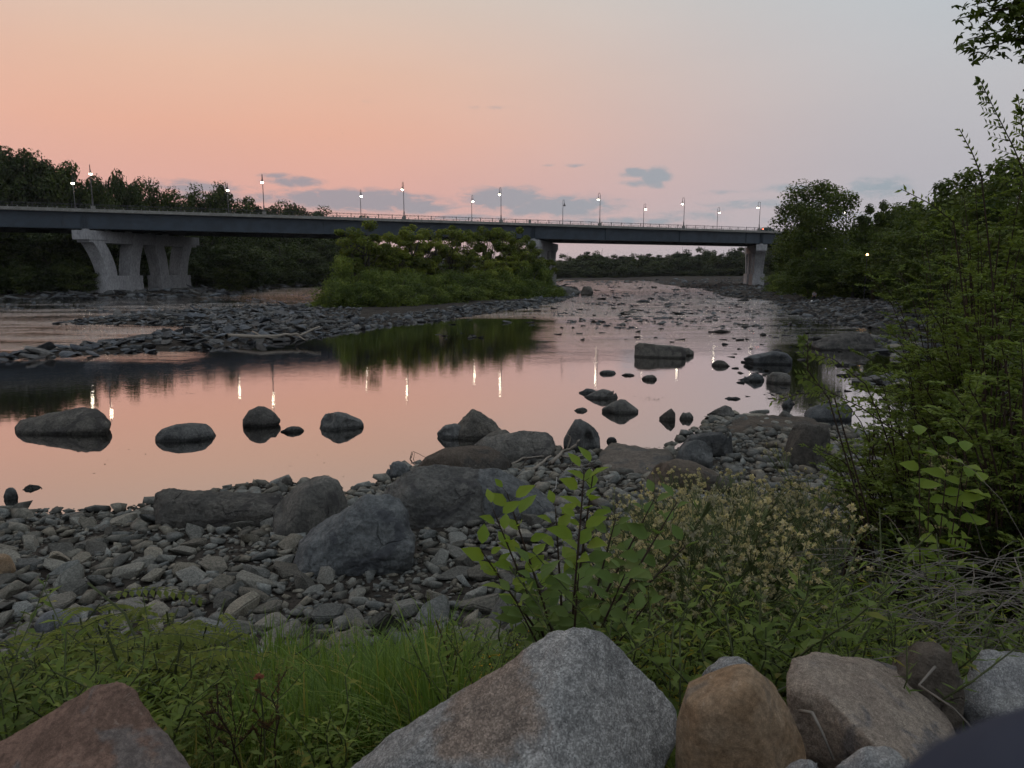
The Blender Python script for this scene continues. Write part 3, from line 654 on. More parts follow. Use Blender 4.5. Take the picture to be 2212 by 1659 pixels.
outline_rock('nearest big dark boulder on the gravel, tilted up to a flat chipped top', [(641, 1195), (650, 1168), (690, 1135), (745, 1095), (790, 1068), (830, 1065), (862, 1072), (882, 1110), (893, 1160)], [(645, 1238), (700, 1247), (800, 1240), (860, 1215), (888, 1185)], .5, 1.5, M_boulder, 17, sm=4, amp=.05)
FEET_NEAR = list(FOOT)

# bedrock shelves at the shore
def shelf(pts, z0, h, label, seed):
    P = np.array([G(u, v, z0)[:2] for u, v in pts]); c = P.mean(0); bm = bmesh.new(); rings = []
    N = 64; per = []
    for k in range(N):
        s = k / N * len(P); i0 = int(s) % len(P); f_ = s - int(s); q = P[i0] * (1 - f_) + P[(i0 + 1) % len(P)] * f_; per.append(q)
    per = np.array(per)
    for lv, (sc_, zz) in enumerate([(1.03, -.25), (1.0, .0), (.93, .55), (.8, .85), (.55, 1), (.28, 1.02)]):
        ring = []
        for q in per:
            x, y = c + (q - c) * sc_; n = mnoise.fractal(Vector((x * 1.3, y * 1.3, seed + lv * .1)), 1, 2, 5)
            ring.append(bm.verts.new((x - c[0] + n * .12, y - c[1] + n * .12, zz * h + n * .07)))
        rings.append(ring)
    for a_, b_ in zip(rings[:-1], rings[1:]):
        for k in range(N): bm.faces.new((a_[k], a_[(k + 1) % N], b_[(k + 1) % N], b_[k]))
    bm.faces.new(rings[-1])
    bmesh.ops.triangulate(bm, faces=[bm.faces[-1]] if False else [f for f in bm.faces if len(f.verts) > 4])
    bmesh.ops.subdivide_edges(bm, edges=bm.edges[:], cuts=1)
    for v in bm.verts: v.co.z += mnoise.fractal(Vector((v.co.x * 4, v.co.y * 4, seed)), 1, 2, 4) * .03
    bmesh.ops.recalc_face_normals(bm, faces=bm.faces[:])
    me = bpy.data.meshes.new('bedrock_shelf'); bm.to_mesh(me); bm.free(); me.polygons.foreach_set('use_smooth', np.ones(len(me.polygons), bool))
    o = obj('bedrock_shelf', me, M_boulder_b); o.location = (c[0], c[1], z0)
    tag(o, label, 'bedrock'); return P
SHELF1 = shelf([(1290, 990), (1310, 972), (1380, 976), (1450, 988), (1460, 1010), (1430, 1045), (1350, 1050), (1290, 1020)], .05, .28, 'low worn bedrock shelf sloping into the pool right of the driftwood', 3)
SHELF2 = shelf([(1560, 925), (1600, 908), (1680, 905), (1760, 912), (1800, 930), (1760, 945), (1650, 950), (1570, 945)], .0, .25, 'low worn bedrock shelf running to the water before the flat boulder', 9)

def infoot(x, y, pad=0.0):
    m_ = np.zeros(len(x), bool)
    for cx, cy_, r, a, b, yaw in FOOT:
        dx, dy = x - cx, y - cy_; lx = dx * math.cos(yaw) + dy * math.sin(yaw); ly = -dx * math.sin(yaw) + dy * math.cos(yaw)
        m_ |= (lx / (a + pad)) ** 2 + (ly / (b + pad)) ** 2 < .85
    return m_
outline_rock('wide flat boulder in the water partly covered by the leafy shrub', [(1738, 893), (1750, 880), (1775, 874), (1800, 872), (1830, 874), (1842, 884)], [(1745, 902), (1790, 910), (1835, 903)], 0, 1.3, M_boulder, 25, amp=.03)
outline_rock('large sloping ledge boulder before the gravel bar with a dark hollow beneath', [(1752, 742), (1790, 733), (1812, 722), (1835, 718), (1870, 721), (1890, 733), (1896, 745)], [(1770, 748), (1820, 757), (1890, 757)], 0, 3.0, M_boulder, 33, amp=.07, target=.14)
FEET_NEAR = list(FOOT)

SPC = [.68]
# ---- near gravel shore: the largest stones as things, the rest as gravel
def scat(n, x0, x1, y0, y1): return RNG.uniform(x0, x1, n), RNG.uniform(y0, y1, n)
def place_stones(cands, maxn, protos, nm, label, cat, group, zsink, tilt=.28, squash=None):
    """dart throwing with size-dependent spacing; the maxn that show largest become things"""
    xs, ys, ss = cands; keep = []
    cell = {}; order = np.argsort(-ss)
    for i in order:
        x, y, s = xs[i], ys[i], ss[i]; k = (int(x // 1.2), int(y // 1.2)); ok = True
        for a in (-1, 0, 1):
            for b in (-1, 0, 1):
                for (x2, y2, s2) in cell.get((k[0] + a, k[1] + b), ()):
                    if (x - x2) ** 2 + (y - y2) ** 2 < (SPC[0] * (s + s2)) ** 2: ok = False; break
                if not ok: break
            if not ok: break
        if ok: cell.setdefault(k, []).append((x, y, s)); keep.append(i)
    keep = np.array(keep); x, y, s = xs[keep], ys[keep], ss[keep]; z = ground(x, y)
    u, v, d = px(np.stack([x, y, z], 1)); app = s / d * ((u > -40) & (u < 2250) & (v < 1700))
    o_ = np.argsort(-app); big = o_[:maxn]; rest = o_[maxn:]
    for i in big:
        me = protos[random.randrange(len(protos))]
        o = bpy.data.objects.new(nm, me); COL.objects.link(o)
        sc_ = s[i] * random.uniform(.9, 1.05); o.scale = (sc_ * random.uniform(.9, 1.25), sc_ * random.uniform(.85, 1.1), sc_ * random.uniform(.8, 1.2))
        o.rotation_euler = (random.gauss(0, tilt), random.gauss(0, tilt), random.uniform(0, 6.28)); o.location = (x[i], y[i], z[i] + s[i] * zsink)
        tag(o, label, cat, group)
    return x[rest], y[rest], z[rest], s[rest]

xs, ys = scat(30000, -13, 11, 5.6, 24.5)
ss = np.exp(RNG.normal(math.log(.095), .48, len(xs))).clip(.035, .26)
dn = sdf(xs, ys, NEAR); pz = ground(xs, ys)
uu, vv, dd = px(np.stack([xs, ys, pz], 1))
ok = (dn > -.3) & ~infoot(xs, ys, .03) & (uu > -150) & (uu < 2000) & (vv < 1560)
# bare dirt patches
patchn = vnoise(xs, ys, 1.6); ok &= ~((patchn > .62) & (ss > .10) & (ys < 13) & (xs > -5.5) & (xs < -.5) & (ys > 8.6))
ok &= ~((np.abs(xs - 4.3) < 1.0) & (np.abs(ys - 17.6) < 1.2) & (RNG.random(len(xs)) < .8))
ok &= ~((ys < 7.0) & (xs > -1.9))
xs, ys, ss = xs[ok], ys[ok], ss[ok]
rx, ry, rz_, rs = place_stones((xs, ys, ss), 300, STONES, 'shore_stone', 'grey angular stone lying in the near gravel shore', 'stone', 'grey angular stones covering the near gravel shore', .22)
xs2, ys2 = scat(26000, -14, 12, 5.0, 25)
dn = sdf(xs2, ys2, NEAR); z2 = ground(xs2, ys2); uu, vv, dd = px(np.stack([xs2, ys2, z2], 1))
ok = (dn > -.4) & (uu > -150) & (uu < 2100) & (vv < 1600) & ~infoot(xs2, ys2, 0)
xs2, ys2, z2 = xs2[ok], ys2[ok], z2[ok]; s2 = np.exp(RNG.normal(math.log(.04), .5, len(xs2))).clip(.012, .09)
scatter_mesh('gravel', LOWS, np.concatenate([rx, xs2]), np.concatenate([ry, ys2]), np.concatenate([rz_ + rs * .25, z2 + s2 * .2]), np.concatenate([rs, s2]), M_stone_i,
             label='small grey stones and gravel filling the near shore between the larger stones', cat='gravel')

# ---- island shore and spit slabs
def cand_poly(P, n, lo, hi, sig, pad=-.5):
    x0, y0 = P.min(0) - 1; x1, y1 = P.max(0) + 1
    x, y = scat(n, x0, x1, y0, y1); d = sdf(x, y, P); k = d > pad; x, y, d = x[k], y[k], d[k]
    s = np.exp(RNG.normal(math.log(sig), .38, len(x))).clip(lo, hi)
    return x, y, s, d
x, y, s, d = cand_poly(ISLE, 40000, .14, .68, .28, -.5)
u, v, q = px(np.stack([x, y, x * 0 + .3], 1))
k = (u < 780) & (u > -60) & (y < 110)
s = s * np.where(u > 700, .6, 1.0)
rx, ry, rz_, rs = place_stones((x[k], y[k], s[k]), 230, SLABS, 'slab_stone', 'flat angular grey slab on the stony spit left of the island', 'stone', 'flat slabs piled on the stony spit', .25, tilt=.3)
x2, y2, s2, d2 = cand_poly(ISLE, 60000, .12, .6, .22, -.8)
u, v, q = px(np.stack([x2, y2, x2 * 0 + .3], 1))
k = (d2 < 11) & (u > -60) & (u < 1300) & (RNG.random(len(x2)) < np.where(u > 650, .7, .16)) & ((y2 < 60) | (d2 < 5))
x2, y2, s2 = x2[k], y2[k], s2[k] * np.where(u[k] > 700, 1.1, 1.0)
zz = ground(x2, y2)
scatter_mesh('gravel', LOWSL + LOWS, np.concatenate([rx, x2]), np.concatenate([ry, y2]), np.concatenate([rz_ + rs * .2, zz + s2 * .2]), np.concatenate([rs, s2]), M_slab_i,
             label='broken grey shingle fringing the island and its stony spit', cat='gravel')

# ---- right bank gravel bar and left bank stones
def bar(n, cond, sizes, name, label, protos=LOWSL, mat=None):
    x, y, P = cond(n); z = ground(x, y)
    s = np.exp(RNG.normal(math.log(sizes[0]), .45, len(x))).clip(sizes[1], sizes[2]) * (1 + .004 * np.maximum(y - 60, 0))
    scatter_mesh(name, protos, x, y, z + s * .15, s, mat or M_slab_i, tilt=.22, label=label, cat='gravel')
def right_bar(n):
    u = RNG.uniform(1180, 2260, n); v = 606 + (RNG.random(n) ** 1.0) * 330; r = [G(a, b) for a, b in zip(u, v)]; r = np.array(r)
    x, y = r[:, 0], r[:, 1]; d = sdf(x, y, NEAR); k = (d > -.6) & (y > 25) & (d < 75) & ~infoot(x, y, -.2)
    return x[k], y[k], None
bar(34000, right_bar, (.21, .08, .75), 'gravel', 'dark shingle and slabs of the wide gravel bar on the right bank', LOWSL + LOWS)
def left_bar(n):
    u = RNG.uniform(-60, 980, n); v = RNG.uniform(606, 652, n); r = np.array([G(a, b) for a, b in zip(u, v)])
    x, y = r[:, 0], r[:, 1]; d = sdf(x, y, LEFT); k = (d > -3) & (d < 11); return x[k], y[k], None
bar(4500, left_bar, (.5, .25, 1.2), 'gravel', 'dark rubble along the far left bank under the bridge', LOWSL)

# ---- rocks breaking the surface of the riffle: things
def river_scatter():
    out_ = []; tries = 0
    while len(out_) < 300 and tries < 30000:
        tries += 1
        if random.random() < .62: u = random.uniform(1195, 1760); v = 607 + random.random() ** 1.6 * 130
        elif random.random() < .5: u = random.uniform(900, 1500); v = random.uniform(655, 740)
        else: u = random.uniform(1560, 1960); v = random.uniform(740, 880)
        P = G(u, v)
        a = np.array([P[0]]); b = np.array([P[1]])
        if sdf(a, b, NEAR)[0] > -.3 or sdf(a, b, ISLE)[0] > -.3 or infoot(a, b, .3)[0]: continue
        if v > 700 and u < 1560 and random.random() < .6: continue
        spx = random.choice([3.5, 4, 5, 6, 8, 11]) * random.uniform(.7, 1.3) * (1 if v < 700 else 1.3)
        s = spx / FPX * P[1]
        out_.append((P[0], P[1], s))
    return out_
LOWS_M = [m_.copy() for m_ in (SLABS[:5] + STONES[:5])]
for me in LOWS_M: me.materials.clear(); me.materials.append(M_boulder)
for i_, (x, y, s) in enumerate(river_scatter()):
    o = bpy.data.objects.new('river_rock', LOWS_M[i_ % len(LOWS_M)]); COL.objects.link(o)
    o.location = (x, y, s * random.uniform(-.02, .1)); o.scale = (s, s * random.uniform(.7, 1.1), s * random.uniform(.5, .95)); o.rotation_euler = (random.gauss(0, .15), random.gauss(0, .15), random.uniform(-.6, .6))
    tag(o, 'small dark rock breaking the shallow water of the riffle', 'rock', 'small dark rocks dotting the shallow riffle')

rx_, ry_ = [], []
for _ in range(5200):
    if random.random() < .75: u, v = random.uniform(1195, 1800), 606 + random.random() ** 1.5 * 105
    else: u, v = random.uniform(-40, 700), random.uniform(636, 672)
    if mnoise.noise(Vector((u * .012, v * .09, 3))) < -.02: continue
    P = G(u, v); rx_.append(P[0]); ry_.append(P[1])
rx_ = np.array(rx_); ry_ = np.array(ry_); k = (sdf(rx_, ry_, NEAR) < 0) & (sdf(rx_, ry_, ISLE) < 0) & (sdf(rx_, ry_, LEFT) < 1); rx_, ry_ = rx_[k], ry_[k]
scatter_mesh('gravel', LOWSL + LOWS, rx_, ry_, rx_ * 0 - .02, np.exp(RNG.normal(math.log(.2), .45, len(rx_))).clip(.07, .5) * (.55 + ry_ / 200), M_slab_i, tilt=.12, label='scattered small stones just breaking the shallow riffles', cat='gravel')
for k_ in range(46):
    u, v = random.choice([(random.uniform(1885, 2070), random.uniform(742, 765)), (random.uniform(1895, 2060), random.uniform(738, 775)), (random.uniform(1800, 2010), random.uniform(808, 835))]); P = G(u, v); s = random.uniform(22, 46) / 2 / FPX * P[1]
    o = bpy.data.objects.new('ledge_rock', STONES[k_ % 14] if k_ % 2 else SLABS[k_ % 10]); COL.objects.link(o); o.location = (P[0], P[1], .08); o.scale = (s * 1.3, s, s * .9); o.rotation_euler = (random.gauss(0, .12), random.gauss(0, .12), random.uniform(-.6, .6))
    tag(o, 'grey rock among those piled along the pool edge under the right hand shrub', 'rock', 'grey rocks piled along the pool edge at the right')
# stones heaped in the water at (1530-1620, 890-920) and stones by the shelf
for u, v, s in [(1545, 905, .28), (1575, 912, .34), (1600, 902, .30), (1630, 900, .3), (1645, 905, .22), (1560, 893, .2), (1615, 911, .2), (1588, 893, .18), (1640, 890, .24)]:
    P = G(u, v); o = bpy.data.objects.new('river_rock', STONES[int(u) % 14]); COL.objects.link(o)
    o.location = (P[0], P[1], .02); o.scale = (s * 1.3, s, s * .75); o.rotation_euler = (0, 0, u)
    tag(o, 'small grey stone in the heap of stones standing in shallow water', 'stone', 'stones heaped in the shallows by the wedge boulder')

# ================================================================== bridge
BA = 0.457; BO = np.array([10.7, 185.6]); BT = np.array([math.cos(BA), math.sin(BA)]); BN = np.array([-math.sin(BA), math.cos(BA)])
def BP(s, o, z): return Vector((BO[0] + BT[0] * s + BN[0] * o, BO[1] + BT[1] * s + BN[1] * o, z))
S0, S1 = -185.0, 175.0
def extr(mb, sec, s0=S0, s1=S1, n=24):
    """extrude a section (offset, z) along the bridge"""
    V = []; k = len(sec)
    for i_ in range(n + 1):
        s = s0 + (s1 - s0) * i_ / n
        for o_, z_ in sec: V.append(BP(s, o_, z_))
    F = [(i_ * k + j_, i_ * k + (j_ + 1) % k, (i_ + 1) * k + (j_ + 1) % k, (i_ + 1) * k + j_) for i_ in range(n) for j_ in range(k)]
    F += [tuple(range(k))[::-1], tuple(n * k + j_ for j_ in range(k))]
    mb.add(V, F)
bridge = empty('road_bridge', (0, 0, 0)); tag(bridge, 'long dark steel girder road bridge with pale concrete coping crossing the river', 'bridge')
ZT = 16.62; ZG = 16.0; ZB = 12.95
mb = MB(); extr(mb, [(-.9, ZG + .02), (-.9, ZT), (-.45, ZT), (-.45, 16.3), (22.9, 16.3), (22.9, ZT), (23.3, ZT), (23.3, ZG + .02)]); deck = mb.build('deck', M_coping, bridge)
mb = MB(); extr(mb, [(-.40, 16.31), (-.40, 16.36), (22.85, 16.36), (22.85, 16.31)]); mb.build('road_surface', M_asphalt, bridge)
PIERS = [-103.5, -7.0, 69.0]
for gi in range(6):
    o_ = .25 + gi * 4.45; mb = MB()
    extr(mb, [(o_ - .015, ZB + .05), (o_ - .015, ZG - .04), (o_ + .02, ZG - .04), (o_ + .02, ZB + .05)])
    extr(mb, [(o_ - .28, ZB), (o_ - .28, ZB + .05), (o_ + .28, ZB + .05), (o_ + .28, ZB)]); extr(mb, [(o_ - .25, ZG - .04), (o_ - .25, ZG), (o_ + .25, ZG), (o_ + .25, ZG - .04)])
    if gi == 0:
        s = S0 + 6
        while s < S1:
            p = BP(s, o_ - .10, (ZB + ZG) / 2); mb.box(p, (.03, .085, (ZG - ZB) / 2 - .05), Matrix.Rotation(BA, 3, 'Z')); s += 24.3
        for ps in PIERS:
            for q in (-.5, 0, .5): mb.box(BP(ps + 1 + q, o_ - .12, (ZB + ZG) / 2), (.04, .11, (ZG - ZB) / 2 - .05), Matrix.Rotation(BA, 3, 'Z'))
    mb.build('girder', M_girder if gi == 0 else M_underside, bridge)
# near railing
rail = None
mb = MB()
for zz, hh_ in ((17.46, .035), (17.27, .02), (16.92, .03)):
    extr(mb, [(-.72, zz - hh_), (-.72, zz + hh_), (-.64, zz + hh_), (-.64, zz - hh_)])
s = S0
while s < S1:
    mb.box(BP(s, -.68, 17.365), (.04, .03, .08), Matrix.Rotation(BA, 3, 'Z')); s += .85
rail = mb.build('railing', M_rail, bridge)
mb = MB(); mb.box((0, 0, .43), (.06, .06, .43)); mb.box((0, 0, .87), (.075, .075, .025)); pm = mb.mesh('post'); pm.materials.append(M_rail)
mb2 = MB(); 
s = -126.0; k = 0
while s < 150:
    o = bpy.data.objects.new('post', pm); COL.objects.link(o); o.parent = rail; o.location = BP(s, -.68, ZT); o.rotation_euler = (0, 0, BA)
    for q in (.75, 2.35): mb2.box(BP(s + q, -.68, ZT + .13), (.07, .06, .13), Matrix.Rotation(BA, 3, 'Z'))
    s += 3.1; k += 1
mb2.build('baluster', M_coping, rail)
# far railing as one part
mb = MB()
for zz, hh_ in ((17.46, .035), (16.92, .03)): extr(mb, [(23.05, zz - hh_), (23.05, zz + hh_), (23.13, zz + hh_), (23.13, zz - hh_)])
s = S0
while s < S1: mb.box(BP(s, 23.09, 17.05), (.05, .05, .43), Matrix.Rotation(BA, 3, 'Z')); s += 3.1
mb.build('railing', M_rail, bridge)
# expansion joint panel where the railing kinks
mb = MB(); mb.box(BP(-7.4, -.72, 17.0), (.32, .07, .42), Matrix.Rotation(BA, 3, 'Z')); mb.build('joint_panel', M_coping, bridge)

# piers: a cap on two pairs of curved legs, each pair on its own block
PD = Vector((math.sin(R(12)), math.cos(R(12)), 0)); PN = Vector((math.cos(R(12)), -math.sin(R(12)), 0))
def pier(s, idx):
    o0 = BP(s, -1.1, 0); ctr = o0 + PD * 17
    part = lambda mb_, nm: mb_.build(nm, M_concrete, bridge)
    def blk(mb_, t0, t1, w, z0, z1, dt=0, dw=0):
        V = []
        for (z, e, g) in ((z0, dt, dw), (z1, 0, 0)):
            for t_, ww in ((t0 - e, -w - g), (t1 + e, -w - g), (t1 + e, w + g), (t0 - e, w + g)):
                V.append(o0 + PD * t_ + PN * ww + Vector((0, 0, z)))
        mb_.add(V, [(0, 3, 2, 1), (4, 5, 6, 7), (0, 1, 5, 4), (1, 2, 6, 5), (2, 3, 7, 6), (3, 0, 4, 7)])
    ct = ZB - .3
    mb_ = MB(); blk(mb_, 0, 34, 1.55, ct - 1.75, ct); blk(mb_, .9, 33.1, 1.4, ct - 2.25, ct - 1.752)
    for gi in range(6): 
        o_ = .25 + gi * 4.45; t_ = (o_ + 1.1) / (PD.x * BN[0] + PD.y * BN[1]); blk(mb_, t_ - .4, t_ + .4, .5, ct + .002, ZB - .002)
    cap = part(mb_, 'pier_cap')
    zc = ct - 2.255
    for b0, legs in ((4.2, ((3.3, 6.1), (13.9, 12.4))), (19.8, ((20.3, 21.6), (29.8, 27.9)))):
        mb_ = MB(); blk(mb_, b0, b0 + 10, 1.75, 3.35, 4.05); blk(mb_, b0 + .05, b0 + 9.95, 1.7, 2.5, 3.345); blk(mb_, b0 + .02, b0 + 9.98, 1.72, -1.5, 2.495, .1, .1); part(mb_, 'pier_base')
        for tt, tb in legs:
            mb_ = MB(); V = []; n = 10
            for i_ in range(n + 1):
                q = i_ / n; z = 4.052 + (zc - 4.052) * q
                t_ = tb + (tt - tb) * q ** 1.7; hw = 1.32 + .15 * q; w = 1.35 + .1 * q
                for a_, b_ in ((-hw, -w), (hw, -w), (hw, w), (-hw, w)): V.append(o0 + PD * (t_ + a_) + PN * b_ + Vector((0, 0, z)))
            F = [(i_ * 4 + j_, i_ * 4 + (j_ + 1) % 4, (i_ + 1) * 4 + (j_ + 1) % 4, (i_ + 1) * 4 + j_) for i_ in range(n) for j_ in range(4)] + [(3, 2, 1, 0), (n * 4, n * 4 + 1, n * 4 + 2, n * 4 + 3)]
            mb_.add(V, F); part(mb_, 'pier_leg')
for i_, s in enumerate(PIERS): pier(s, i_)

# lamps
def make_lamp(lit=True):
    t_ = empty('street_lamp')
    mb_ = MB(); mb_.box((0, 0, .28), (.38, .3, .28)); mb_.build('pedestal', M_coping, t_)
    mb_ = MB(); mb_.lathe((0, 0, .56), [(.2, 0), (.2, .06), (.15, .1), (.14, 1.1), (.11, 1.2), (.085, 1.25), (.065, 6.9)], 10)
    mb_.build('pole', M_lampmetal, t_, True)
    pts = [(0, 0, 7.3)] + [(0, .42 - .42 * math.cos(a), 7.75 + .42 * math.sin(a)) for a in np.linspace(0, math.pi, 9)] + [(0, .84, 7.3)]
    mb_ = MB(); mb_.tube(pts, [.05] * 11, 8); mb_.tube([(0, 0, 7.2), (0, 0, 8.0)], [.06, .03], 8); mb_.build('arm', M_lampmetal, t_, True)
    mb_ = MB(); mb_.lathe((0, .84, 6.62), [(.36, 0), (.34, .08), (.2, .22), (.1, .34), (.1, .6), (.06, .7)], 14); mb_.build('shade', M_lampmetal, t_, True)
    mb_ = MB(); mb_.lathe((0, .84, 6.32), [(.06, 0), (.2, .04), (.27, .14), (.29, .24), (.3, .295)], 14); mb_.build('globe', M_glow if lit else M_glass_off, t_, True)
    return t_
lampA = make_lamp(True); lampU = make_lamp(False)
NL = [-130.5, -100.8, -69.8, -39.5, -15.2, 13.0, 40.3, 68.0, 104.3]
FL = [-135, -105.1, -75.1, -44.7, -15.2, 12.4, 40.0, 68.2, 101.5, 135.2]
nlab = ['outside', 'taller one before the far left trees', 'over the second span from the left, brightest against pink sky', 'standing left of centre above the island treetops', 'above the middle of the island trees',
        'right of the middle pier', 'above the open right hand span', 'directly above the right hand pier', 'behind the tall riverside tree on the right']
flab = ['', 'at the far left, low before the dark trees', 'beside the conifer on the left skyline', 'above the leftmost island tree', 'between two near side lamps over the island', '',
        'over the open span right of the unlit lamp', 'just left of the right hand pier', 'half hidden in the leaves of the tall riverside tree', 'among the dark trees at the right end of the bridge']
first = True
for i_, s in enumerate(NL):
    if i_ == 0: continue
    o = lampA if first else copy_tree(lampA); first = False
    o.location = BP(s, -.68, 16.63) ; o.rotation_euler = (0, 0, BA); o.scale = (1, 1, 1)
    tag(o, 'lit bridge lamp, near side, ' + nlab[i_], 'street lamp', 'lit street lamps along the bridge')
for i_, s in enumerate(FL):
    if i_ == 0: continue
    o = lampU if i_ == 5 else copy_tree(lampA)
    o.location = BP(s, 17.3, 16.37); o.rotation_euler = (0, 0, BA + math.pi)
    if i_ == 5: tag(o, 'the only unlit gooseneck lamp on the bridge, right of the island trees', 'street lamp', 'lit street lamps along the bridge'); o['group'] = 'street lamps along the bridge'
    else: tag(o, 'lit bridge lamp, far side, ' + flab[i_], 'street lamp', 'lit street lamps along the bridge')
for o in bpy.data.objects:
    if o.name.startswith('street_lamp'): o['group'] = 'street lamps along the bridge'
# far lamp posts carry a low barrier along the roadway
mb = MB(); extr(mb, [(17.0, 16.365), (17.0, 16.75), (17.6, 16.75), (17.6, 16.365)]); mb.build('barrier', M_coping, bridge)

# car driving away over the right pier
M_carpaint = plain_mat('car_paint', (.02, .05, .045), .25, .6, .2, .05); M_carglass = plain_mat('car_glass', (.02, .025, .03), .08, .7)
M_tyre = plain_mat('tyre', (.015, .015, .016), .9); M_tail = emit_mat('tail_light', (1.0, .10, .05), 22)
car = empty('car', BP(74.5, 2.6, 16.37), BA)
tag(car, 'dark green car with glowing red tail lights crossing the bridge above the right hand pier', 'car')
bm = bmesh.new()
sec = [(-2.25, .35), (-2.28, .8), (-2.15, 1.02), (-1.55, 1.08), (-1.05, 1.48), (.35, 1.5), (1.0, 1.05), (2.05, .92), (2.28, .7), (2.25, .35)]
rows = []
for y_, k_ in ((-.88, .0), (-.86, 1.0), (.86, 1.0), (.88, .0)):
    rows.append([bm.verts.new((a, y_ * (.86 if z_ > 1.2 else 1), z_ if k_ else z_ - .03)) for a, z_ in sec])
for a_, b_ in zip(rows[:-1], rows[1:]):
    for k in range(len(sec)): bm.faces.new((a_[k], a_[(k + 1) % len(sec)], b_[(k + 1) % len(sec)], b_[k]))
bm.faces.new(rows[0][::-1]); bm.faces.new(rows[-1]); bmesh.ops.recalc_face_normals(bm, faces=bm.faces[:])
me = bpy.data.meshes.new('body'); bm.to_mesh(me); bm.free(); obj('body', me, M_carpaint, car)
mb = MB(); mb.box((-1.33, 0, 1.28), (.03, .62, .16), Matrix.Rotation(R(50), 3, 'Y')); mb.build('rear_window', M_carglass, car)
for y_ in (-.79, .79):
    mb = MB(); mb.box((-.35, y_ * 1.005, 1.27), (.72, .012, .15)); mb.build('side_window', M_carglass, car)
for y_ in (-.62, .62):
    mb = MB(); mb.box((-2.26, y_, .9), (.03, .17, .09)); mb.build('tail_light', M_tail, car)
for x_ in (-1.4, 1.4):
    for y_ in (-.8, .8):
        mb = MB(); mb.tube([(x_, y_ - .1, .33), (x_, y_ + .1, .33)], .33, 16); mb.build('wheel', M_tyre, car)

# ================================================================== trees
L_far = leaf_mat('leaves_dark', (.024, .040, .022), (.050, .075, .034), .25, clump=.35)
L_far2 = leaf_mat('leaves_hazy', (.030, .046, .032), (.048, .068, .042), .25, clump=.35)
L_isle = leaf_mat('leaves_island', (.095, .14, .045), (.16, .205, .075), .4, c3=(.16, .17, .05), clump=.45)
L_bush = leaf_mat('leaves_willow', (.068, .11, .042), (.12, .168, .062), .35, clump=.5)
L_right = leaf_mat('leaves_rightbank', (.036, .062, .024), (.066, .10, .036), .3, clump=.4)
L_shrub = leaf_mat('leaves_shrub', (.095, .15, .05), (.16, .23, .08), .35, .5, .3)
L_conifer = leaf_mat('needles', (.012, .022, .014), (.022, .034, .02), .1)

def crown_leaves(rng, H, Rr, n, ls, clumps, z0=.25, shape='round', stretch=1.0, open_=.0):
    """leaves spread over clumps whose centres fill an uneven crown"""
    cs = []
    for _ in range(clumps):
        d = rng.normal(size=3); d /= np.linalg.norm(d); r = rng.random() ** .45
        if shape == 'round': c = np.array([d[0] * Rr * r * .8, d[1] * Rr * r * .8, H * (z0 + 1) / 2 + d[2] * H * (1 - z0) / 2 * r * .86])
        elif shape == 'cone':
            h = rng.random() ** .8; rad = Rr * (1 - h) * .8; a = rng.random() * 6.28; c = np.array([math.cos(a) * rad * rng.random() ** .5, math.sin(a) * rad * rng.random() ** .5, H * (z0 + (1 - z0) * h)])
        else:  # mound: reaches the ground
            c = np.array([d[0] * Rr * r * .8, d[1] * Rr * r * .8, abs(d[2]) * H * r * .85])
        cs.append(c)
    cs = np.array(cs); cr = Rr * rng.uniform(.22, .42, clumps) * (1 - open_ * .4)
    idx = rng.integers(0, clumps, n); d = rvec(n, rng); rad = cr[idx] * rng.random(n) ** .33
    P = cs[idx] + d * rad[:, None] * np.array([1, 1, .8 * stretch])
    P[:, 2] = np.maximum(P[:, 2], .05)
    N = nrm(d + rng.normal(size=(n, 3)) * .55 + np.array([0, 0, .5])); D = nrm(np.cross(N, rvec(n, rng)) + np.array([0, 0, -.15]))
    L = ls * rng.uniform(.6, 1.3, n)
    return P, D, N, L, cs
def tree_proto(seed, H=14, Rr=5, n=5000, ls=.5, clumps=34, lm=None, z0=.22, shape='round', name='tree', tr=.22, limbs=9, open_=0, w=.62, multi=1):
    rng = np.random.default_rng(seed); rnd = random.Random(seed)
    P, D, N, L, cs = crown_leaves(rng, H, Rr, n, ls, clumps, z0, shape, 1.0, open_)
    root = empty(name)
    V, F = leaves(P - D * L[:, None] * .5, D, N, L, L * w, .2)
    obj('crown', mesh_np('crown', V, F), lm or L_far, root)
    mb_ = MB()
    for q in range(multi):
        ox, oy = (rnd.uniform(-.3, .3) * Rr * .5, rnd.uniform(-.3, .3) * Rr * .5) if multi > 1 else (0, 0)
        top = Vector((rnd.uniform(-.1, .1) * Rr + ox * 1.8, rnd.uniform(-.1, .1) * Rr + oy * 1.8, H * .82)); pts = [Vector((ox, oy, -.5)).lerp(top, k_ / 6) + Vector((rnd.uniform(-1, 1), rnd.uniform(-1, 1), 0)) * (.02 * H if 0 < k_ < 6 else 0) for k_ in range(7)]
        mb_.tube(pts, [tr * (1.25 - k_ / 6 * 1.1) / (1 if multi == 1 else 1.5) for k_ in range(7)], 7)
        for _ in range(limbs):
            c = Vector(cs[rnd.randrange(len(cs))]); a = pts[rnd.choice([2, 3, 4])]
            if c.z < a.z * .8: continue
            m_ = a.lerp(c, .5) + Vector((0, 0, -.04 * H)); mb_.tube([a, m_, c], [tr * .45, tr * .3, tr * .1], 5)
    mb_.build('trunk', M_bark, root, True)
    return root, float(np.percentile(V[:, 2], 99.3)), float(np.percentile(np.hypot(V[:, 0], V[:, 1]), 93))
HIDE = []
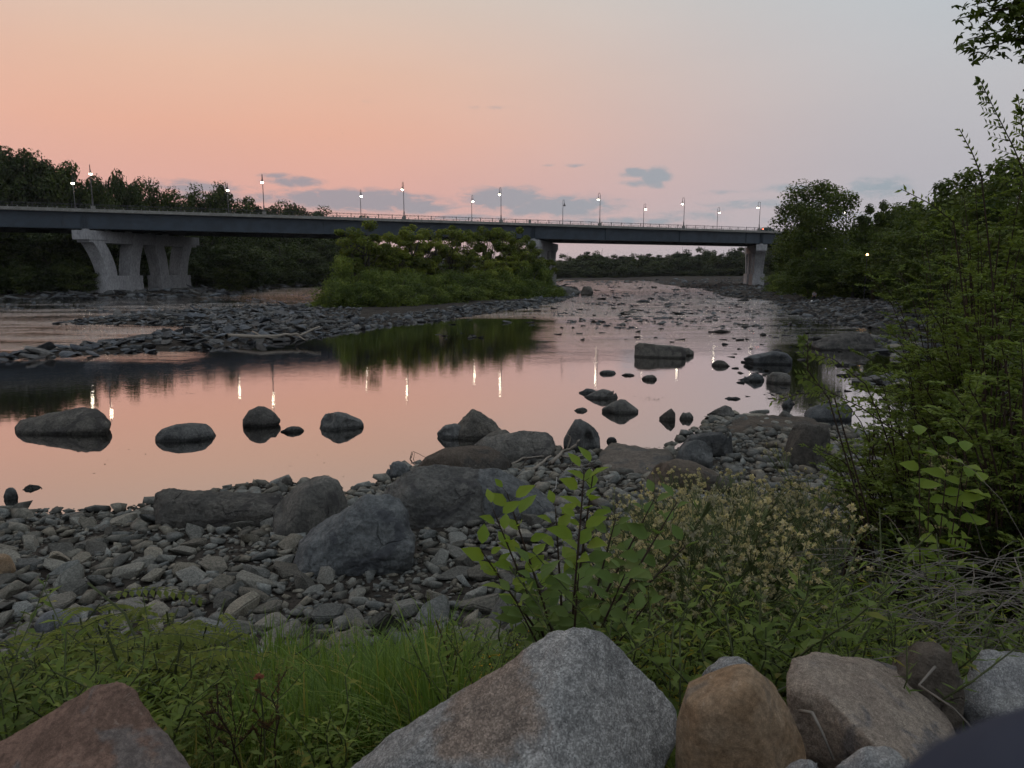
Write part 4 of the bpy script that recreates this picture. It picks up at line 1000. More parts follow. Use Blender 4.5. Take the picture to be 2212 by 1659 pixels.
def bring(proto, x, y, z, H, width=None, rz=None, first=[None]):
    root, h0, r0 = proto
    c = copy_tree(root) if proto[0].get('_used') else root
    root['_used'] = 1
    c.location = (x, y, z); s = H / h0; w_ = s if width is None else width / r0
    c.scale = (w_, w_, s); c.rotation_euler = (0, 0, random.uniform(0, 6.28) if rz is None else rz)
    return c
FARP = [tree_proto(400 + k_, 15, 5.2, 9000, .5, 48, L_far, -.12, name='broadleaf_tree') for k_ in range(4)]
def tree_at(protos, u, D, vtop, width, label, cat, group=None, sink=0.0, base=None):
    P = AtY(u, vtop, D); z0 = gz(P[0], D) if base is None else base
    H = max(P[2] - z0, 1.5)
    o = bring(protos[random.randrange(len(protos))], P[0], D, z0 - sink, H + sink, width)
    return tag(o, label, cat, group)
def prof(v, pts): return float(np.interp(v, [p[0] for p in pts], [p[1] for p in pts]))
# left bank: waterside row and hillside rows
sky_l = [(-200, 320), (0, 330), (40, 333), (70, 340), (110, 352), (150, 378), (175, 392), (230, 388), (300, 384), (320, 396), (360, 410), (430, 414), (470, 412), (520, 424), (560, 440), (620, 450), (680, 456), (740, 460), (800, 472)]
edge_l = lambda u: float(G(u, prof(u, [(-400, 649), (0, 641), (210, 637), (450, 631), (560, 622), (700, 613), (840, 606)]))[1])
g1 = 'dark trees lining the far left bank'
edge_n = lambda u: max(float(G(u, prof(u, [(-400, 651), (0, 646), (150, 643.5), (330, 642), (470, 640), (520, 630), (570, 622.5), (700, 613.5), (840, 606)]))[1]), 178 if 185 < u < 490 else 0)
for u in range(-130, 800, 24):
    D = edge_n(u) + random.uniform(5, 8); tree_at(FARP, u + random.uniform(-8, 8), D, random.uniform(560, 590), D * 26 / FPX, 'low dark tree at the waterline of the far left bank', 'tree', 'low trees at the waterline of the far left bank')
for u in range(-110, 800, 42):
    D = edge_n(u) + random.uniform(12, 16); tree_at(FARP, u + random.uniform(-10, 10), D, random.uniform(505, 535), D * 44 / FPX, 'dark leafy tree at the waterside of the far left bank below the bridge', 'tree', g1)
for u in range(-110, 800, 46):
    D = edge_l(u) * 1.06 + random.uniform(18, 26); tree_at(FARP, u + random.uniform(-12, 12), D, max(prof(u, sky_l) + 45, 470) + random.uniform(-10, 14), D * 50 / FPX, 'dark tree on the slope behind the bridge deck, left bank', 'tree', g1 + ' on the slope')
for u in range(-110, 800, 26):
    D = edge_l(u) * 1.06 + random.uniform(38, 55); tree_at(FARP, u + random.uniform(-8, 8), D, prof(u, sky_l) + random.uniform(-5, 16), D * (52 if u < 200 else 40) / FPX, 'tree crown on the left hand skyline above the bridge', 'tree', 'trees on the left skyline')
def conifer(seed, H=16, Rr=3.4):
    rng = np.random.default_rng(seed); root = empty('conifer_tree'); n = 5200; h = rng.random(n) ** .8; tier = np.clip(np.floor(h * 18) / 18 + rng.normal(0, .022, n), 0, 1)
    a = rng.random(n) * 6.28; rad = (1 - tier) ** .8 * Rr * rng.random(n) ** .5 * (1 + .25 * np.sin(a * 5 + tier * 40)); z = H * (.14 + .86 * tier) - rad * .22
    P = np.stack([np.cos(a) * rad, np.sin(a) * rad, z], 1); D = np.stack([np.cos(a), np.sin(a), np.full(n, -.25)], 1); N = np.array([0, 0, 1]) + rng.normal(size=(n, 3)) * .3
    V, F = leaves(P, D, N, .55 * rng.uniform(.6, 1.2, n), .22, .1); obj('crown', mesh_np('crown', V, F), L_conifer, root)
    mb_ = MB(); mb_.tube([(0, 0, -.5), (0, 0, H * .97)], [.2, .03], 7); mb_.build('trunk', M_bark, root); return root, H, Rr
CON = [conifer(5)]
tree_at(CON, 477, 236, 397, 5.0, 'tall dark conifer on the left skyline beside a bridge lamp', 'conifer')
tree_at(CON, 452, 250, 416, 3.0, 'small conifer just left of the tall conifer on the skyline', 'conifer')
tree_at(CON, 410, 240, 418, 2.6, 'thin conifer tip between the broad trees and the tall conifer', 'conifer')
# far bank
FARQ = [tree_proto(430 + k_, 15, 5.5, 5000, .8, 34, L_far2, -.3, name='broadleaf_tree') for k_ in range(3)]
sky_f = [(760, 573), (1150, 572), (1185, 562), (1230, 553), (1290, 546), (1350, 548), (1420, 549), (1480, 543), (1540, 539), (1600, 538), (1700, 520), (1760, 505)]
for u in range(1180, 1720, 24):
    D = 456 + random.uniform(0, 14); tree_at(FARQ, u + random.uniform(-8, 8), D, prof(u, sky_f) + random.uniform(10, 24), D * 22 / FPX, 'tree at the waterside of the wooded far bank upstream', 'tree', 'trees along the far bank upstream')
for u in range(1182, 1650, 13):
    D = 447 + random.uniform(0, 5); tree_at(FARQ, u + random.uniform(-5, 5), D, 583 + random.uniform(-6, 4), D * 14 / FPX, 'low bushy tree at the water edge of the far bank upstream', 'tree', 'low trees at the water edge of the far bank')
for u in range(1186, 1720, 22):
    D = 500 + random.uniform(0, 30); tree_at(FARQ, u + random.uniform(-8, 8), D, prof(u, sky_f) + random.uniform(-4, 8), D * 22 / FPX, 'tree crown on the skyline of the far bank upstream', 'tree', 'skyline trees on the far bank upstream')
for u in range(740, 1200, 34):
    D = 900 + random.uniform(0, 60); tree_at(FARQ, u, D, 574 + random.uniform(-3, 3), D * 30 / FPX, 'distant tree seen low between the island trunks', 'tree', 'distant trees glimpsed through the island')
# right bank
RP = [tree_proto(460 + k_, 14, 5, 7000, .42, 36, L_right, -.06, name='broadleaf_tree') for k_ in range(4)]
sky_r = [(1640, 560), (1690, 520), (1730, 470), (1850, 500), (1870, 465), (1905, 440), (1935, 450), (1960, 440), (2000, 432), (2030, 400), (2080, 360), (2140, 350), (2212, 335), (2400, 300)]
COTT = tree_proto(493, 20, 7.5, 17000, .42, 80, L_right, .16, name='riverside_tree', tr=.3, limbs=16, open_=.5)
tree_at([COTT], 1768, 128, 399, 6.6, 'tall spreading riverside tree standing above the bridge line near the right bank', 'tree')
for u, D, v, wd in [(1712, 240, 530, 6), (1720, 200, 520, 6), (1722, 165, 545, 4), (1740, 155, 500, 6), (1800, 150, 520, 6.5), (1850, 145, 508, 6), (1880, 150, 470, 6), (1915, 140, 450, 6), (1960, 135, 452, 6),
                    (1750, 118, 545, 3.6), (1850, 116, 540, 4.5), (1900, 110, 505, 5), (1960, 100, 480, 5), (2010, 90, 445, 5), (2030, 105, 420, 5), (2060, 78, 395, 4.5), (2110, 68, 372, 4.5), (2180, 60, 350, 4.5), (2260, 52, 330, 4.5), (2010, 74, 500, 4), (2090, 58, 470, 3.8), (2170, 48, 430, 3.6), (2250, 44, 420, 3.6), (2340, 48, 360, 4.5)]:
    tree_at(RP, u, D, v, wd, 'broad dark green tree in the wood on the right bank', 'tree', 'trees of the right bank wood')
IPR = [tree_proto(495 + k_, 13, 4.2, 4500, .4, 22, L_right, .3, name='slender_tree', tr=.14, limbs=14, open_=.7) for k_ in range(2)]
# ragged tops at (1905,440)
for u, v in [(1880, 446), (1912, 438), (1940, 450), (1972, 434)]: tree_at(IPR, u, 128, v, 3.0, 'thin ragged treetop sticking out of the right bank wood', 'tree', 'ragged treetops above the right bank wood')

# low bushes along the right bank treeline
WB = []
for k_ in range(4):
    rng = np.random.default_rng(520 + k_); P, D, N, L, cs = crown_leaves(rng, 5, 3.6, 7000, .34, 30, 0, 'mound')
    D = nrm(D + np.array([0, 0, .9])); r_ = empty('willow_bush'); V, F = leaves(P - D * L[:, None] * .5, D, N, L, L * .36, .15); obj('foliage', mesh_np('foliage', V, F), L_bush, r_)
    mb_ = MB(); rnd = random.Random(k_)
    for _ in range(12):
        a = rnd.random() * 6.28; q = rnd.uniform(.5, .8); mb_.tube([(0, 0, -.3), (math.cos(a) * 1.2 * q, math.sin(a) * 1.2 * q, 2 * q), (math.cos(a) * 2.4 * q, math.sin(a) * 2.4 * q, 4 * q)], [.07, .05, .015], 5)
    mb_.build('stem', M_bark, r_); WB.append((r_, float(np.percentile(V[:, 2], 99)), float(np.percentile(np.hypot(V[:, 0], V[:, 1]), 93))))
for u, D, v, wd in [(1690, 190, 606, 3), (1690, 170, 592, 3.5), (1700, 150, 592, 4.6), (1735, 138, 584, 5), (1770, 128, 590, 4.5), (1800, 124, 600, 3.6), (1830, 122, 594, 4.4), (1870, 120, 588, 4.6), (1905, 119, 598, 4), (1940, 117, 594, 4.3), (1985, 112, 590, 4.6), (2030, 105, 585, 4.6), (2080, 95, 580, 4.5)]:
    tree_at(WB, u, D, v, wd, 'rounded low bush along the treeline at the back of the gravel bar', 'bush', 'bushes at the back of the gravel bar')
# island bushes and trees
IB = [(722, 90, 607, 2.9), (700, 92, 640, 2.0), (745, 93, 562, 3.2), (790, 93, 590, 3.4), (760, 88.5, 618, 2.6), (810, 91, 622, 2.8), (840, 97, 596, 3.4), (870, 95, 618, 3.0), (885, 102, 600, 3.4), (925, 100, 622, 3.0), (930, 108, 598, 3.6),
      (970, 106, 618, 3.2), (985, 114, 590, 3.8), (1015, 110, 620, 3.2), (1040, 118, 588, 3.8), (1060, 116, 615, 3.2), (1090, 124, 585, 3.8), (1105, 121, 615, 3.2), (1135, 130, 576, 3.8), (1150, 127, 606, 3.4), (1172, 134, 585, 3.2), (1188, 138, 606, 2.4), (1205, 141, 622, 1.8), (700, 95, 655, 1.6), (820, 104, 585, 3.4), (865, 108, 588, 3.4), (905, 112, 590, 3.4), (955, 116, 592, 3.4), (1020, 120, 594, 3.4), (1070, 125, 592, 3.4), (775, 99, 600, 3.2), (1120, 130, 588, 3.4), (1160, 136, 570, 3.2)]
for i_, (u, D, v, wd) in enumerate(IB):
    o = tree_at(WB, u, D, v, wd, ['mid green willow bush in the thicket covering the island', 'light green pointed willow bush, the tallest at the left tip of the island'][i_ == 2], 'bush', 'willow bushes covering the island', sink=.3)
IP = [tree_proto(560 + k_, 12, 4.2, 5600, .36, 28, L_isle, .2, name='island_tree', tr=.15, limbs=22, open_=1.0, w=.6, multi=3) for k_ in range(4)]
for u, D, v, wd, lab in [(775, 108, 480, 4.0, 'slender island tree, leftmost of those reaching the bridge deck'), (835, 116, 500, 3.6, 'thin dark island tree second from the left end'), (880, 118, 492, 3.4, 'island tree with an open crown before the bridge girder'), (925, 121, 488, 3.4, 'bright yellow green island tree with sky showing below its crown'),
                         (972, 126, 490, 3.6, 'tallest yellow green island tree left of the two bare gaps'), (1010, 130, 500, 3.0, 'small yellow green island tree beside a gap of bright sky'), (1055, 132, 492, 3.8, 'darker island tree under the near side lamp'), (1098, 137, 495, 3.6, 'island tree with dense dark crown near the middle pier'), (1135, 140, 512, 3.0, 'rightmost tall island tree hiding part of the middle pier')]:
    tree_at(IP, u, D, v, wd, lab, 'tree')
for u, D, v, wd in [(800, 112, 540, 3.0), (860, 114, 545, 3.0), (1050, 122, 555, 2.8), (1120, 132, 545, 3.0), (1085, 128, 560, 2.6), (780, 110, 560, 3.0), (825, 117, 570, 3.0), (905, 119, 560, 3.2), (945, 122, 572, 3.2), (1000, 126, 565, 3.0), (1150, 138, 540, 3.2), (1172, 141, 556, 2.6), (1112, 134, 520, 3.0)]:
    tree_at(IP, u, D, v, wd, 'short understorey tree in the island thicket', 'tree', 'short trees in the island thicket')

# lamp glimpsed in the right bank wood
P = AtY(1873, 552, 104); lp = empty('path_lamp', (P[0], 104, gz(P[0], 104))); tag(lp, 'small amber lamp glowing among the dark trees of the right bank', 'lamp')
hz = P[2] - lp.location.z
mb = MB(); mb.tube([(0, 0, 0), (0, 0, hz)], [.06, .04], 8); mb.build('pole', M_lampmetal, lp)
mb = MB(); mb.lathe((0, -.05, hz), [(.1, 0), (.16, .05), (.16, .2), (.05, .3)], 10); mb.build('globe', emit_mat('amber_glow', (1, .55, .22), 9), lp)

# ================================================================== people on the gravel bar
def skin_part(name, chain, mat, parent, sub=1):
    """chain: list of (points, radii) branches joined by equal coordinates"""
    idx = {}; V = []; Rd = []; E = []
    for pts, rad in chain:
        prev = None
        for p, r_ in zip(pts, rad):
            k = tuple(round(c_, 4) for c_ in p)
            if k not in idx: idx[k] = len(V); V.append(p); Rd.append(r_)
            if prev is not None: E.append((prev, idx[k]))
            prev = idx[k]
    me = bpy.data.meshes.new(name); me.from_pydata(V, E, []); o = obj(name, me, mat, parent)
    sm = o.modifiers.new('skin', 'SKIN'); sm.use_smooth_shade = True
    for i_, sv in enumerate(me.skin_vertices[0].data): sv.radius = (Rd[i_], Rd[i_]); sv.use_root = (i_ == 0)
    s2_ = o.modifiers.new('sub', 'SUBSURF'); s2_.levels = sub; s2_.render_levels = sub
    dg = bpy.context.evaluated_depsgraph_get(); ev = o.evaluated_get(dg); m2 = bpy.data.meshes.new_from_object(ev)
    o.modifiers.clear(); o.data = m2
    if not m2.materials: m2.materials.append(mat)
    return o
M_skin = plain_mat('skin', (.35, .22, .16), .6, .3, 0, .05); M_shirt = plain_mat('shirt_grey', (.36, .35, .40), .8, .2, 0, .08); M_trousers = plain_mat('trousers_dark', (.012, .014, .022), .8)
M_hair = plain_mat('hair', (.16, .15, .14), .7); M_pink = plain_mat('skirt_pink', (.55, .30, .52), .8); M_white = plain_mat('cloth_white', (.55, .50, .53), .8); M_shoe = plain_mat('shoe_pale', (.75, .75, .72), .7)
Pp = G(1758, 651, .62); gzp = gz(Pp[0], Pp[1]) + .1
man = empty('person', (Pp[0], Pp[1], gzp), R(160)); tag(man, 'person in grey shirt and dark trousers bending forward on the gravel bar', 'person')
hip = (0, 0, .86)
skin_part('body', [([hip, (0, .12, 1.1), (0, .27, 1.28), (0, .36, 1.37), (0, .43, 1.40), (0, .50, 1.40), (0, .56, 1.37)], [.13, .14, .15, .09, .055, .10, .07]),
                   ([hip, (.1, 0, .82), (.12, .03, .45), (.12, -.02, .08), (.12, .1, .03)], [.13, .09, .06, .045, .035]), ([hip, (-.1, 0, .82), (-.12, .03, .45), (-.12, -.02, .08), (-.12, .1, .03)], [.13, .09, .06, .045, .035]),
                   ([(0, .27, 1.28), (.19, .3, 1.3), (.24, .38, 1.02), (.2, .48, .82), (.19, .5, .74)], [.15, .055, .042, .03, .03]), ([(0, .27, 1.28), (-.19, .3, 1.3), (-.24, .38, 1.02), (-.2, .48, .82), (-.19, .5, .74)], [.15, .055, .042, .03, .03])], M_skin, man)
skin_part('shirt', [([(0, -.02, .88), (0, .12, 1.1), (0, .27, 1.28), (0, .35, 1.36)], [.165, .175, .18, .08]), ([(0, .27, 1.28), (.2, .3, 1.3), (.24, .36, 1.08)], [.18, .075, .06]), ([(0, .27, 1.28), (-.2, .3, 1.3), (-.24, .36, 1.08)], [.18, .075, .06])], M_shirt, man)
skin_part('trousers', [([(0, 0, .88), (.1, 0, .80), (.12, .03, .45), (.12, -.02, .1)], [.16, .12, .085, .07]), ([(0, 0, .88), (-.1, 0, .80), (-.12, .03, .45), (-.12, -.02, .1)], [.16, .12, .085, .07])], M_trousers, man)
skin_part('hair', [([(0, .47, 1.45), (0, .51, 1.46), (0, .55, 1.44)], [.09, .10, .07])], M_hair, man)
mb = MB(); mb.lathe((0, 0, 0), [(.10, 0), (.14, .04), (.15, .14), (.11, .25), (.05, .3)], 10); o = mb.build('plastic_bag', M_shoe, None, True, (Pp[0] - .34, Pp[1] - .1, gzp)); tag(o, 'small white bag on the stones at the feet of the bending person', 'bag')
Pc = G(1971.5, 661, .9); Pc = np.array([Pc[0], Pc[1], gz(Pc[0], Pc[1])])
kid = empty('person', tuple(Pc), R(180)); tag(kid, 'small distant person in white top and lilac skirt at the back of the gravel bar', 'person')
hip = (0, 0, .5)
skin_part('body', [([hip, (0, 0, .72), (0, 0, .84), (0, 0, .89), (0, .01, .97), (0, .01, 1.04)], [.085, .085, .06, .035, .075, .05]), ([hip, (.06, 0, .46), (.06, 0, .25), (.06, 0, .03), (.06, .07, .02)], [.085, .05, .04, .03, .025]), ([hip, (-.06, 0, .46), (-.06, 0, .25), (-.06, 0, .03), (-.06, .07, .02)], [.085, .05, .04, .03, .025]),
                   ([(0, 0, .72), (.12, 0, .79), (.2, .03, .66), (.13, .1, .60)], [.085, .035, .025, .022]), ([(0, 0, .72), (-.12, 0, .79), (-.2, .03, .66), (-.13, .1, .60)], [.085, .035, .025, .022])], M_skin, kid)
skin_part('top', [([(0, 0, .52), (0, 0, .72), (0, 0, .83)], [.10, .105, .06]), ([(0, 0, .72), (.13, 0, .79), (.2, .03, .68)], [.105, .05, .045]), ([(0, 0, .72), (-.13, 0, .79), (-.2, .03, .68)], [.105, .05, .045])], M_white, kid)
mb = MB(); mb.lathe((0, 0, .22), [(.2, 0), (.19, .05), (.13, .26), (.11, .34)], 14); mb.build('skirt', M_pink, kid, True)
skin_part('hair', [([(0, -.02, .95), (0, -.015, 1.03), (0, 0, 1.06)], [.07, .085, .06])], M_hair, kid)
# birds
M_bird = plain_mat('bird', (.03, .03, .03))
for u, v, s in [(740, 288, .5), (713, 300, .5), (677, 296, .4)]:
    P = AtY(u, v, 230); mb = MB(); mb.tube([(0, -.16, 0), (0, -.05, .02), (0, .08, .02), (0, .16, .03)], [.015, .05, .045, .01], 6)
    for sg in (-1, 1): mb.add([(0, -.06, .03), (sg * .26, -.02, .12), (sg * .5, -.1, .08), (sg * .25, -.12, .11), (0, .06, .03), (sg * .26, .05, .125)], [(0, 3, 1, 5, 4), (3, 2, 1)])
    o = mb.build('bird', M_bird, None, False, tuple(P)); o.rotation_euler = (0, 0, random.uniform(0, 6)); tag(o, 'tiny dark bird flying in the pink sky above the left span', 'bird', 'birds in the sky')

# ================================================================== foreground bank rocks
def bigrock(label, u0, u1, vt, yd, outline, mat, seed, dr=.7, p=3.0, amp=.03, planes=7, sub=6, cutd=.85, name='boulder', base_drop=.9):
    """rock on the bank at distance yd; outline = top edge as (x -1..1, height 0..1)"""
    uc = (u0 + u1) / 2; T = AtY(uc, vt, yd); zb = T[2] - base_drop
    # base line pixel at that depth
    d = T[1]; vb = px(np.array([T[0], d, zb]))[1]
    return boulder(name, u0, u1, vt, float(vb), zb, outline, label, mat=mat, dr=dr, seed=seed, p=p, amp=amp, planes=planes, sub=sub, cutd=cutd, yoff=yd * .86, sink=.3)
hullrock('big grey granite rock with a peaked top and brown stain, front centre',
    [(742, 1672, 2.3), (820, 1600, 2.35), (900, 1556, 2.4), (1030, 1478, 2.42), (1130, 1416, 2.45), (1195, 1358, 2.45), (1238, 1347, 2.45), (1292, 1355, 2.45), (1338, 1400, 2.48), (1400, 1476, 2.5), (1458, 1534, 2.5), (1456, 1590, 2.42), (1405, 1672, 2.25),
     (1120, 1545, 2.16), (1190, 1500, 2.2), (1180, 1700, 1.98), (800, 1800, 2.02), (1200, 1900, 1.85), (1380, 1850, 2.0), (1000, 1640, 2.06), (850, 1650, 2.12),
     (800, 1700, 2.9), (1400, 1650, 2.95), (1250, 1480, 2.8), (1000, 1560, 2.8), (1100, 1900, 2.7)], M_granite, 61, .018)
hullrock('rust red rock slab leaning up in the lower left corner',
    [(-260, 1760, 2.2), (-40, 1645, 2.3), (60, 1580, 2.35), (150, 1510, 2.38), (205, 1474, 2.4), (255, 1466, 2.4), (290, 1480, 2.38), (330, 1560, 2.36), (362, 1600, 2.3), (430, 1668, 2.2), (440, 1760, 2.05), (100, 1700, 2.05), (250, 1560, 2.25), (0, 1850, 1.9), (300, 1850, 1.9),
     (230, 1560, 2.75), (-100, 1760, 2.8), (380, 1750, 2.7), (100, 1950, 2.6)], M_redrock, 62, .014)
bigrock('smooth rounded tan rock between the granite rock and the brown rock', 1458, 1752, 1433, 2.35, [(-1, .55), (-.85, .85), (-.5, .93), (-.2, .99), (.1, 1), (.45, .86), (.7, .66), (.9, .42), (1, .2)], M_tanrock, 63, dr=.8, p=3.4, amp=.02, planes=4, base_drop=.62)
hullrock('angular brown and grey rock with a dark shaded lower face, right of the tan rock',
    [(1696, 1455, 2.75), (1712, 1420, 2.82), (1752, 1408, 2.9), (1810, 1420, 2.95), (1900, 1424, 3.0), (1965, 1445, 3.0), (2010, 1495, 2.95), (2045, 1545, 2.85), (2076, 1620, 2.6), (2000, 1668, 2.3), (1905, 1625, 2.3), (1850, 1560, 2.42), (1780, 1500, 2.55), (1700, 1490, 2.68),
     (1705, 1560, 2.72), (1740, 1640, 2.62), (1850, 1720, 2.5), (2000, 1750, 2.5), (1760, 1500, 3.3), (2000, 1560, 3.3), (1900, 1800, 3.0)], M_brownrock, 64, .016)
bigrock('dull brown half buried rock under the dead twigs', 1905, 2085, 1386, 3.3, DOME, M_boulder_b, 65, dr=.8, amp=.03, sub=5, base_drop=.4)
hullrock('pale grey angular rock at the right edge under the twigs',
    [(2060, 1508, 2.95), (2095, 1440, 3.0), (2118, 1402, 3.05), (2190, 1402, 3.1), (2290, 1420, 3.1), (2300, 1480, 2.9), (2220, 1560, 2.75), (2140, 1535, 2.8), (2070, 1530, 2.9), (2090, 1570, 2.9), (2200, 1620, 2.75), (2300, 1600, 2.8), (2150, 1480, 3.5), (2300, 1500, 3.5), (2200, 1700, 3.2)], M_granite2, 66, .014)
bigrock('low grey granite rock at the bottom edge below the brown rock', 1765, 2010, 1612, 1.95, DOME, M_granite2, 67, dr=.8, amp=.03, sub=5, base_drop=.35)
bigrock('small speckled stone wedged between the tan rock and the low granite rock', 1692, 1778, 1640, 1.98, DOME, M_granite2, 68, dr=.8, amp=.05, sub=5, base_drop=.09)
bigrock('grey rock mostly hidden by weeds behind the tan rock', 1490, 1660, 1418, 3.3, DOME, M_granite2, 69, dr=.7, amp=.04, sub=5, base_drop=.4)

# out of focus dark cloth close to the camera, bottom right
m, t, out = newmat('navy_cloth'); co = t.new('ShaderNodeTexCoord').outputs['Object']
principled(t, out, t.mix(t.noise(co, 30, 3, .5), (.03, .034, .05), (.05, .055, .075)), .9, bumpn(t, t.noise(co, 400, 2, .5), .5, .001), .1)
P = AtY(2330, 1790, .2)
bm = bmesh.new(); bmesh.ops.create_icosphere(bm, subdivisions=4, radius=1)
for v in bm.verts:
    n = mnoise.fractal(v.co * 1.2, 1, 2, 3) * .06 - abs(mnoise.noise(Vector((v.co.x * 2, v.co.y * 2, v.co.z * 7)))) * .09; v.co = Vector((v.co.x * .07, v.co.y * .04, v.co.z * .0305)) * (1 + n)
me = bpy.data.meshes.new('folded_jacket'); bm.to_mesh(me); bm.free(); me.polygons.foreach_set('use_smooth', np.ones(len(me.polygons), bool))
o = obj('folded_jacket', me, m); o.location = P; o.rotation_euler = (0, R(-24), 0)
tag(o, 'blurred dark navy fabric poking in at the bottom right corner, very close', 'jacket')

# ================================================================== foreground plants
def mat_leaf2(name, c1, c2, **k): return leaf_mat(name, c1, c2, **k)
L_grass = leaf_mat('grass_blade', (.055, .115, .035), (.135, .225, .07), .4, .5, .3, c3=(.22, .22, .08))
L_grass2 = leaf_mat('grass_dark', (.045, .075, .025), (.08, .12, .04), .35, .5, .3, c3=(.2, .19, .09))
L_sap = leaf_mat('leaf_sapling', (.11, .19, .04), (.16, .24, .06), .4, .45, .35)
L_sap_d = leaf_mat('leaf_sapling_dark', (.085, .15, .06), (.12, .19, .085), .35, .45, .35)
L_forb = leaf_mat('leaf_forb', (.085, .14, .045), (.15, .22, .07), .35, .45, .35, c3=(.2, .19, .06))
L_locust = leaf_mat('leaf_locust', (.085, .12, .035), (.14, .18, .055), .35)
L_yellow = leaf_mat('leaf_yellow', (.22, .20, .035), (.30, .27, .05), .4)
L_bright = leaf_mat('leaf_bright', (.14, .22, .045), (.2, .28, .06), .4)
M_stem = plain_mat('stem_green', (.07, .085, .035), .7, .2); M_stemd = plain_mat('stem_dark', (.045, .03, .022), .7, .2)
M_strawstem = plain_mat('stem_straw', (.10, .125, .05), .8, .2); M_fluff = leaf_mat('fluff', (.30, .30, .31), (.48, .49, .54), .5, .9, .05)
M_pod = leaf_mat('seed_pods', (.05, .034, .026), (.10, .07, .05), .1, .7); M_flower = leaf_mat('yellow_flower', (.55, .34, .02), (.65, .42, .03), .3)
M_pinkf = leaf_mat('pink_flower', (.20, .09, .11), (.26, .13, .15), .3)

def stem_path(rnd, base, h, lean, n=7, wig=.03):
    a = rnd.uniform(0, 6.28); out_ = []
    for k in range(n):
        q = k / (n - 1); out_.append(Vector(base) + Vector((lean[0] * q * q + rnd.gauss(0, wig) * q, lean[1] * q * q + rnd.gauss(0, wig) * q, h * q)))
    return out_
def along(path, q):
    f = q * (len(path) - 1); i_ = min(int(f), len(path) - 2); return path[i_].lerp(path[i_ + 1], f - i_), (path[i_ + 1] - path[i_]).normalized()

class LV:
    def __init__(s): s.P = []; s.D = []; s.N = []; s.L = []; s.W = []
    def add(s, P, D, N, L, W_): s.P.append(tuple(P)); s.D.append(tuple(D)); s.N.append(tuple(N)); s.L.append(L); s.W.append(W_)
    def build(s, name, mat, parent, detail=0, fold=.25, droop=0.):
        if not s.P: return None
        V, F = leaves(s.P, s.D, s.N, np.array(s.L), np.array(s.W), fold, detail, droop); return obj(name, mesh_np(name, V, F), mat, parent)

def plant_forb(seed, h=.8, nst=3, ll=.11, lw=.03, dens=26, mat=None, flowers=0, fl_mat=None, name='leafy_weed', stemm=None, spread=.2):
    rnd = random.Random(seed); root = empty(name); mb_ = MB(); lv = LV(); fl = LV()
    for _ in range(nst):
        hh_ = h * rnd.uniform(.65, 1.05); pth = stem_path(rnd, (rnd.gauss(0, spread * .3), rnd.gauss(0, spread * .3), 0), hh_, (rnd.gauss(0, spread), rnd.gauss(0, spread)))
        mb_.tube(pth, [.006 * (1 - .6 * k / 6) for k in range(7)], 4, False)
        for k in range(dens):
            q = .12 + .88 * k / dens; p, t_ = along(pth, q); a = k * 2.4 + rnd.gauss(0, .4); sc_ = (1 - .55 * q) * rnd.uniform(.7, 1.2)
            d = Vector((math.cos(a), math.sin(a), rnd.uniform(.0, .7))).normalized(); lv.add(p, d, Vector((0, 0, 1)) + Vector((rnd.gauss(0, .3), rnd.gauss(0, .3), 0)), ll * sc_, lw * sc_ * 1.1)
        if flowers:
            for k in range(flowers):
                p, t_ = along(pth, rnd.uniform(.75, 1)); e = p + Vector((rnd.gauss(0, .06), rnd.gauss(0, .06), rnd.uniform(.02, .1))); mb_.tube([p, e], .0022, 3, False)
                for c_ in range(9):
                    a = c_ * .7; fl.add(e, (math.cos(a), math.sin(a), rnd.uniform(.1, 1)), (0, 0, 1), .014, .009)
    mb_.build('stem', stemm or M_stem, root); lv.build('leaves', mat or L_forb, root)
    if flowers: fl.build('blossoms', fl_mat, root)
    return root, h
def plant_fluffy(seed, h=1.0):
    rnd = random.Random(seed); root = empty('fluffy_seed_weed'); mb_ = MB(); lv = LV(); fl = LV()
    for _ in range(3):
        pth = stem_path(rnd, (rnd.gauss(0, .06), rnd.gauss(0, .06), 0), h * rnd.uniform(.75, 1.0), (rnd.gauss(0, .18), rnd.gauss(0, .18)))
        mb_.tube(pth, [.006 * (1 - .5 * k / 6) for k in range(7)], 4, False)
        for k in range(34):
            p, t_ = along(pth, .1 + .75 * k / 34); a = k * 2.4; lv.add(p, (math.cos(a), math.sin(a), .3), (0, 0, 1), .13 * rnd.uniform(.5, 1.1), .026)
        for k in range(16):
            q = rnd.uniform(.5, 1.0); p, t_ = along(pth, q); a = rnd.random() * 6.28; r_ = rnd.uniform(.08, .26) * (1.25 - q * .6)
            e = p + Vector((math.cos(a) * r_, math.sin(a) * r_, rnd.uniform(.05, .22))); m_ = p.lerp(e, .5) + Vector((0, 0, -.015)); mb_.tube([p, m_, e], .0026, 3, False)
            for b_ in range(3):
                e2 = e + Vector((rnd.gauss(0, .035), rnd.gauss(0, .035), rnd.uniform(-.02, .05))); mb_.tube([m_, e2], .0016, 3, False)
                rad = rnd.uniform(.010, .021)
                for c_ in range(13):
                    d = Vector((rnd.gauss(0, 1), rnd.gauss(0, 1), rnd.gauss(0, 1))).normalized(); fl.add(e2, d, (rnd.gauss(0, 1), rnd.gauss(0, 1), rnd.gauss(0, 1)), rad, rad * .6)
    mb_.build('stem', M_strawstem, root); lv.build('leaves', L_forb, root); fl.build('seed_heads', M_fluff, root); return root, h
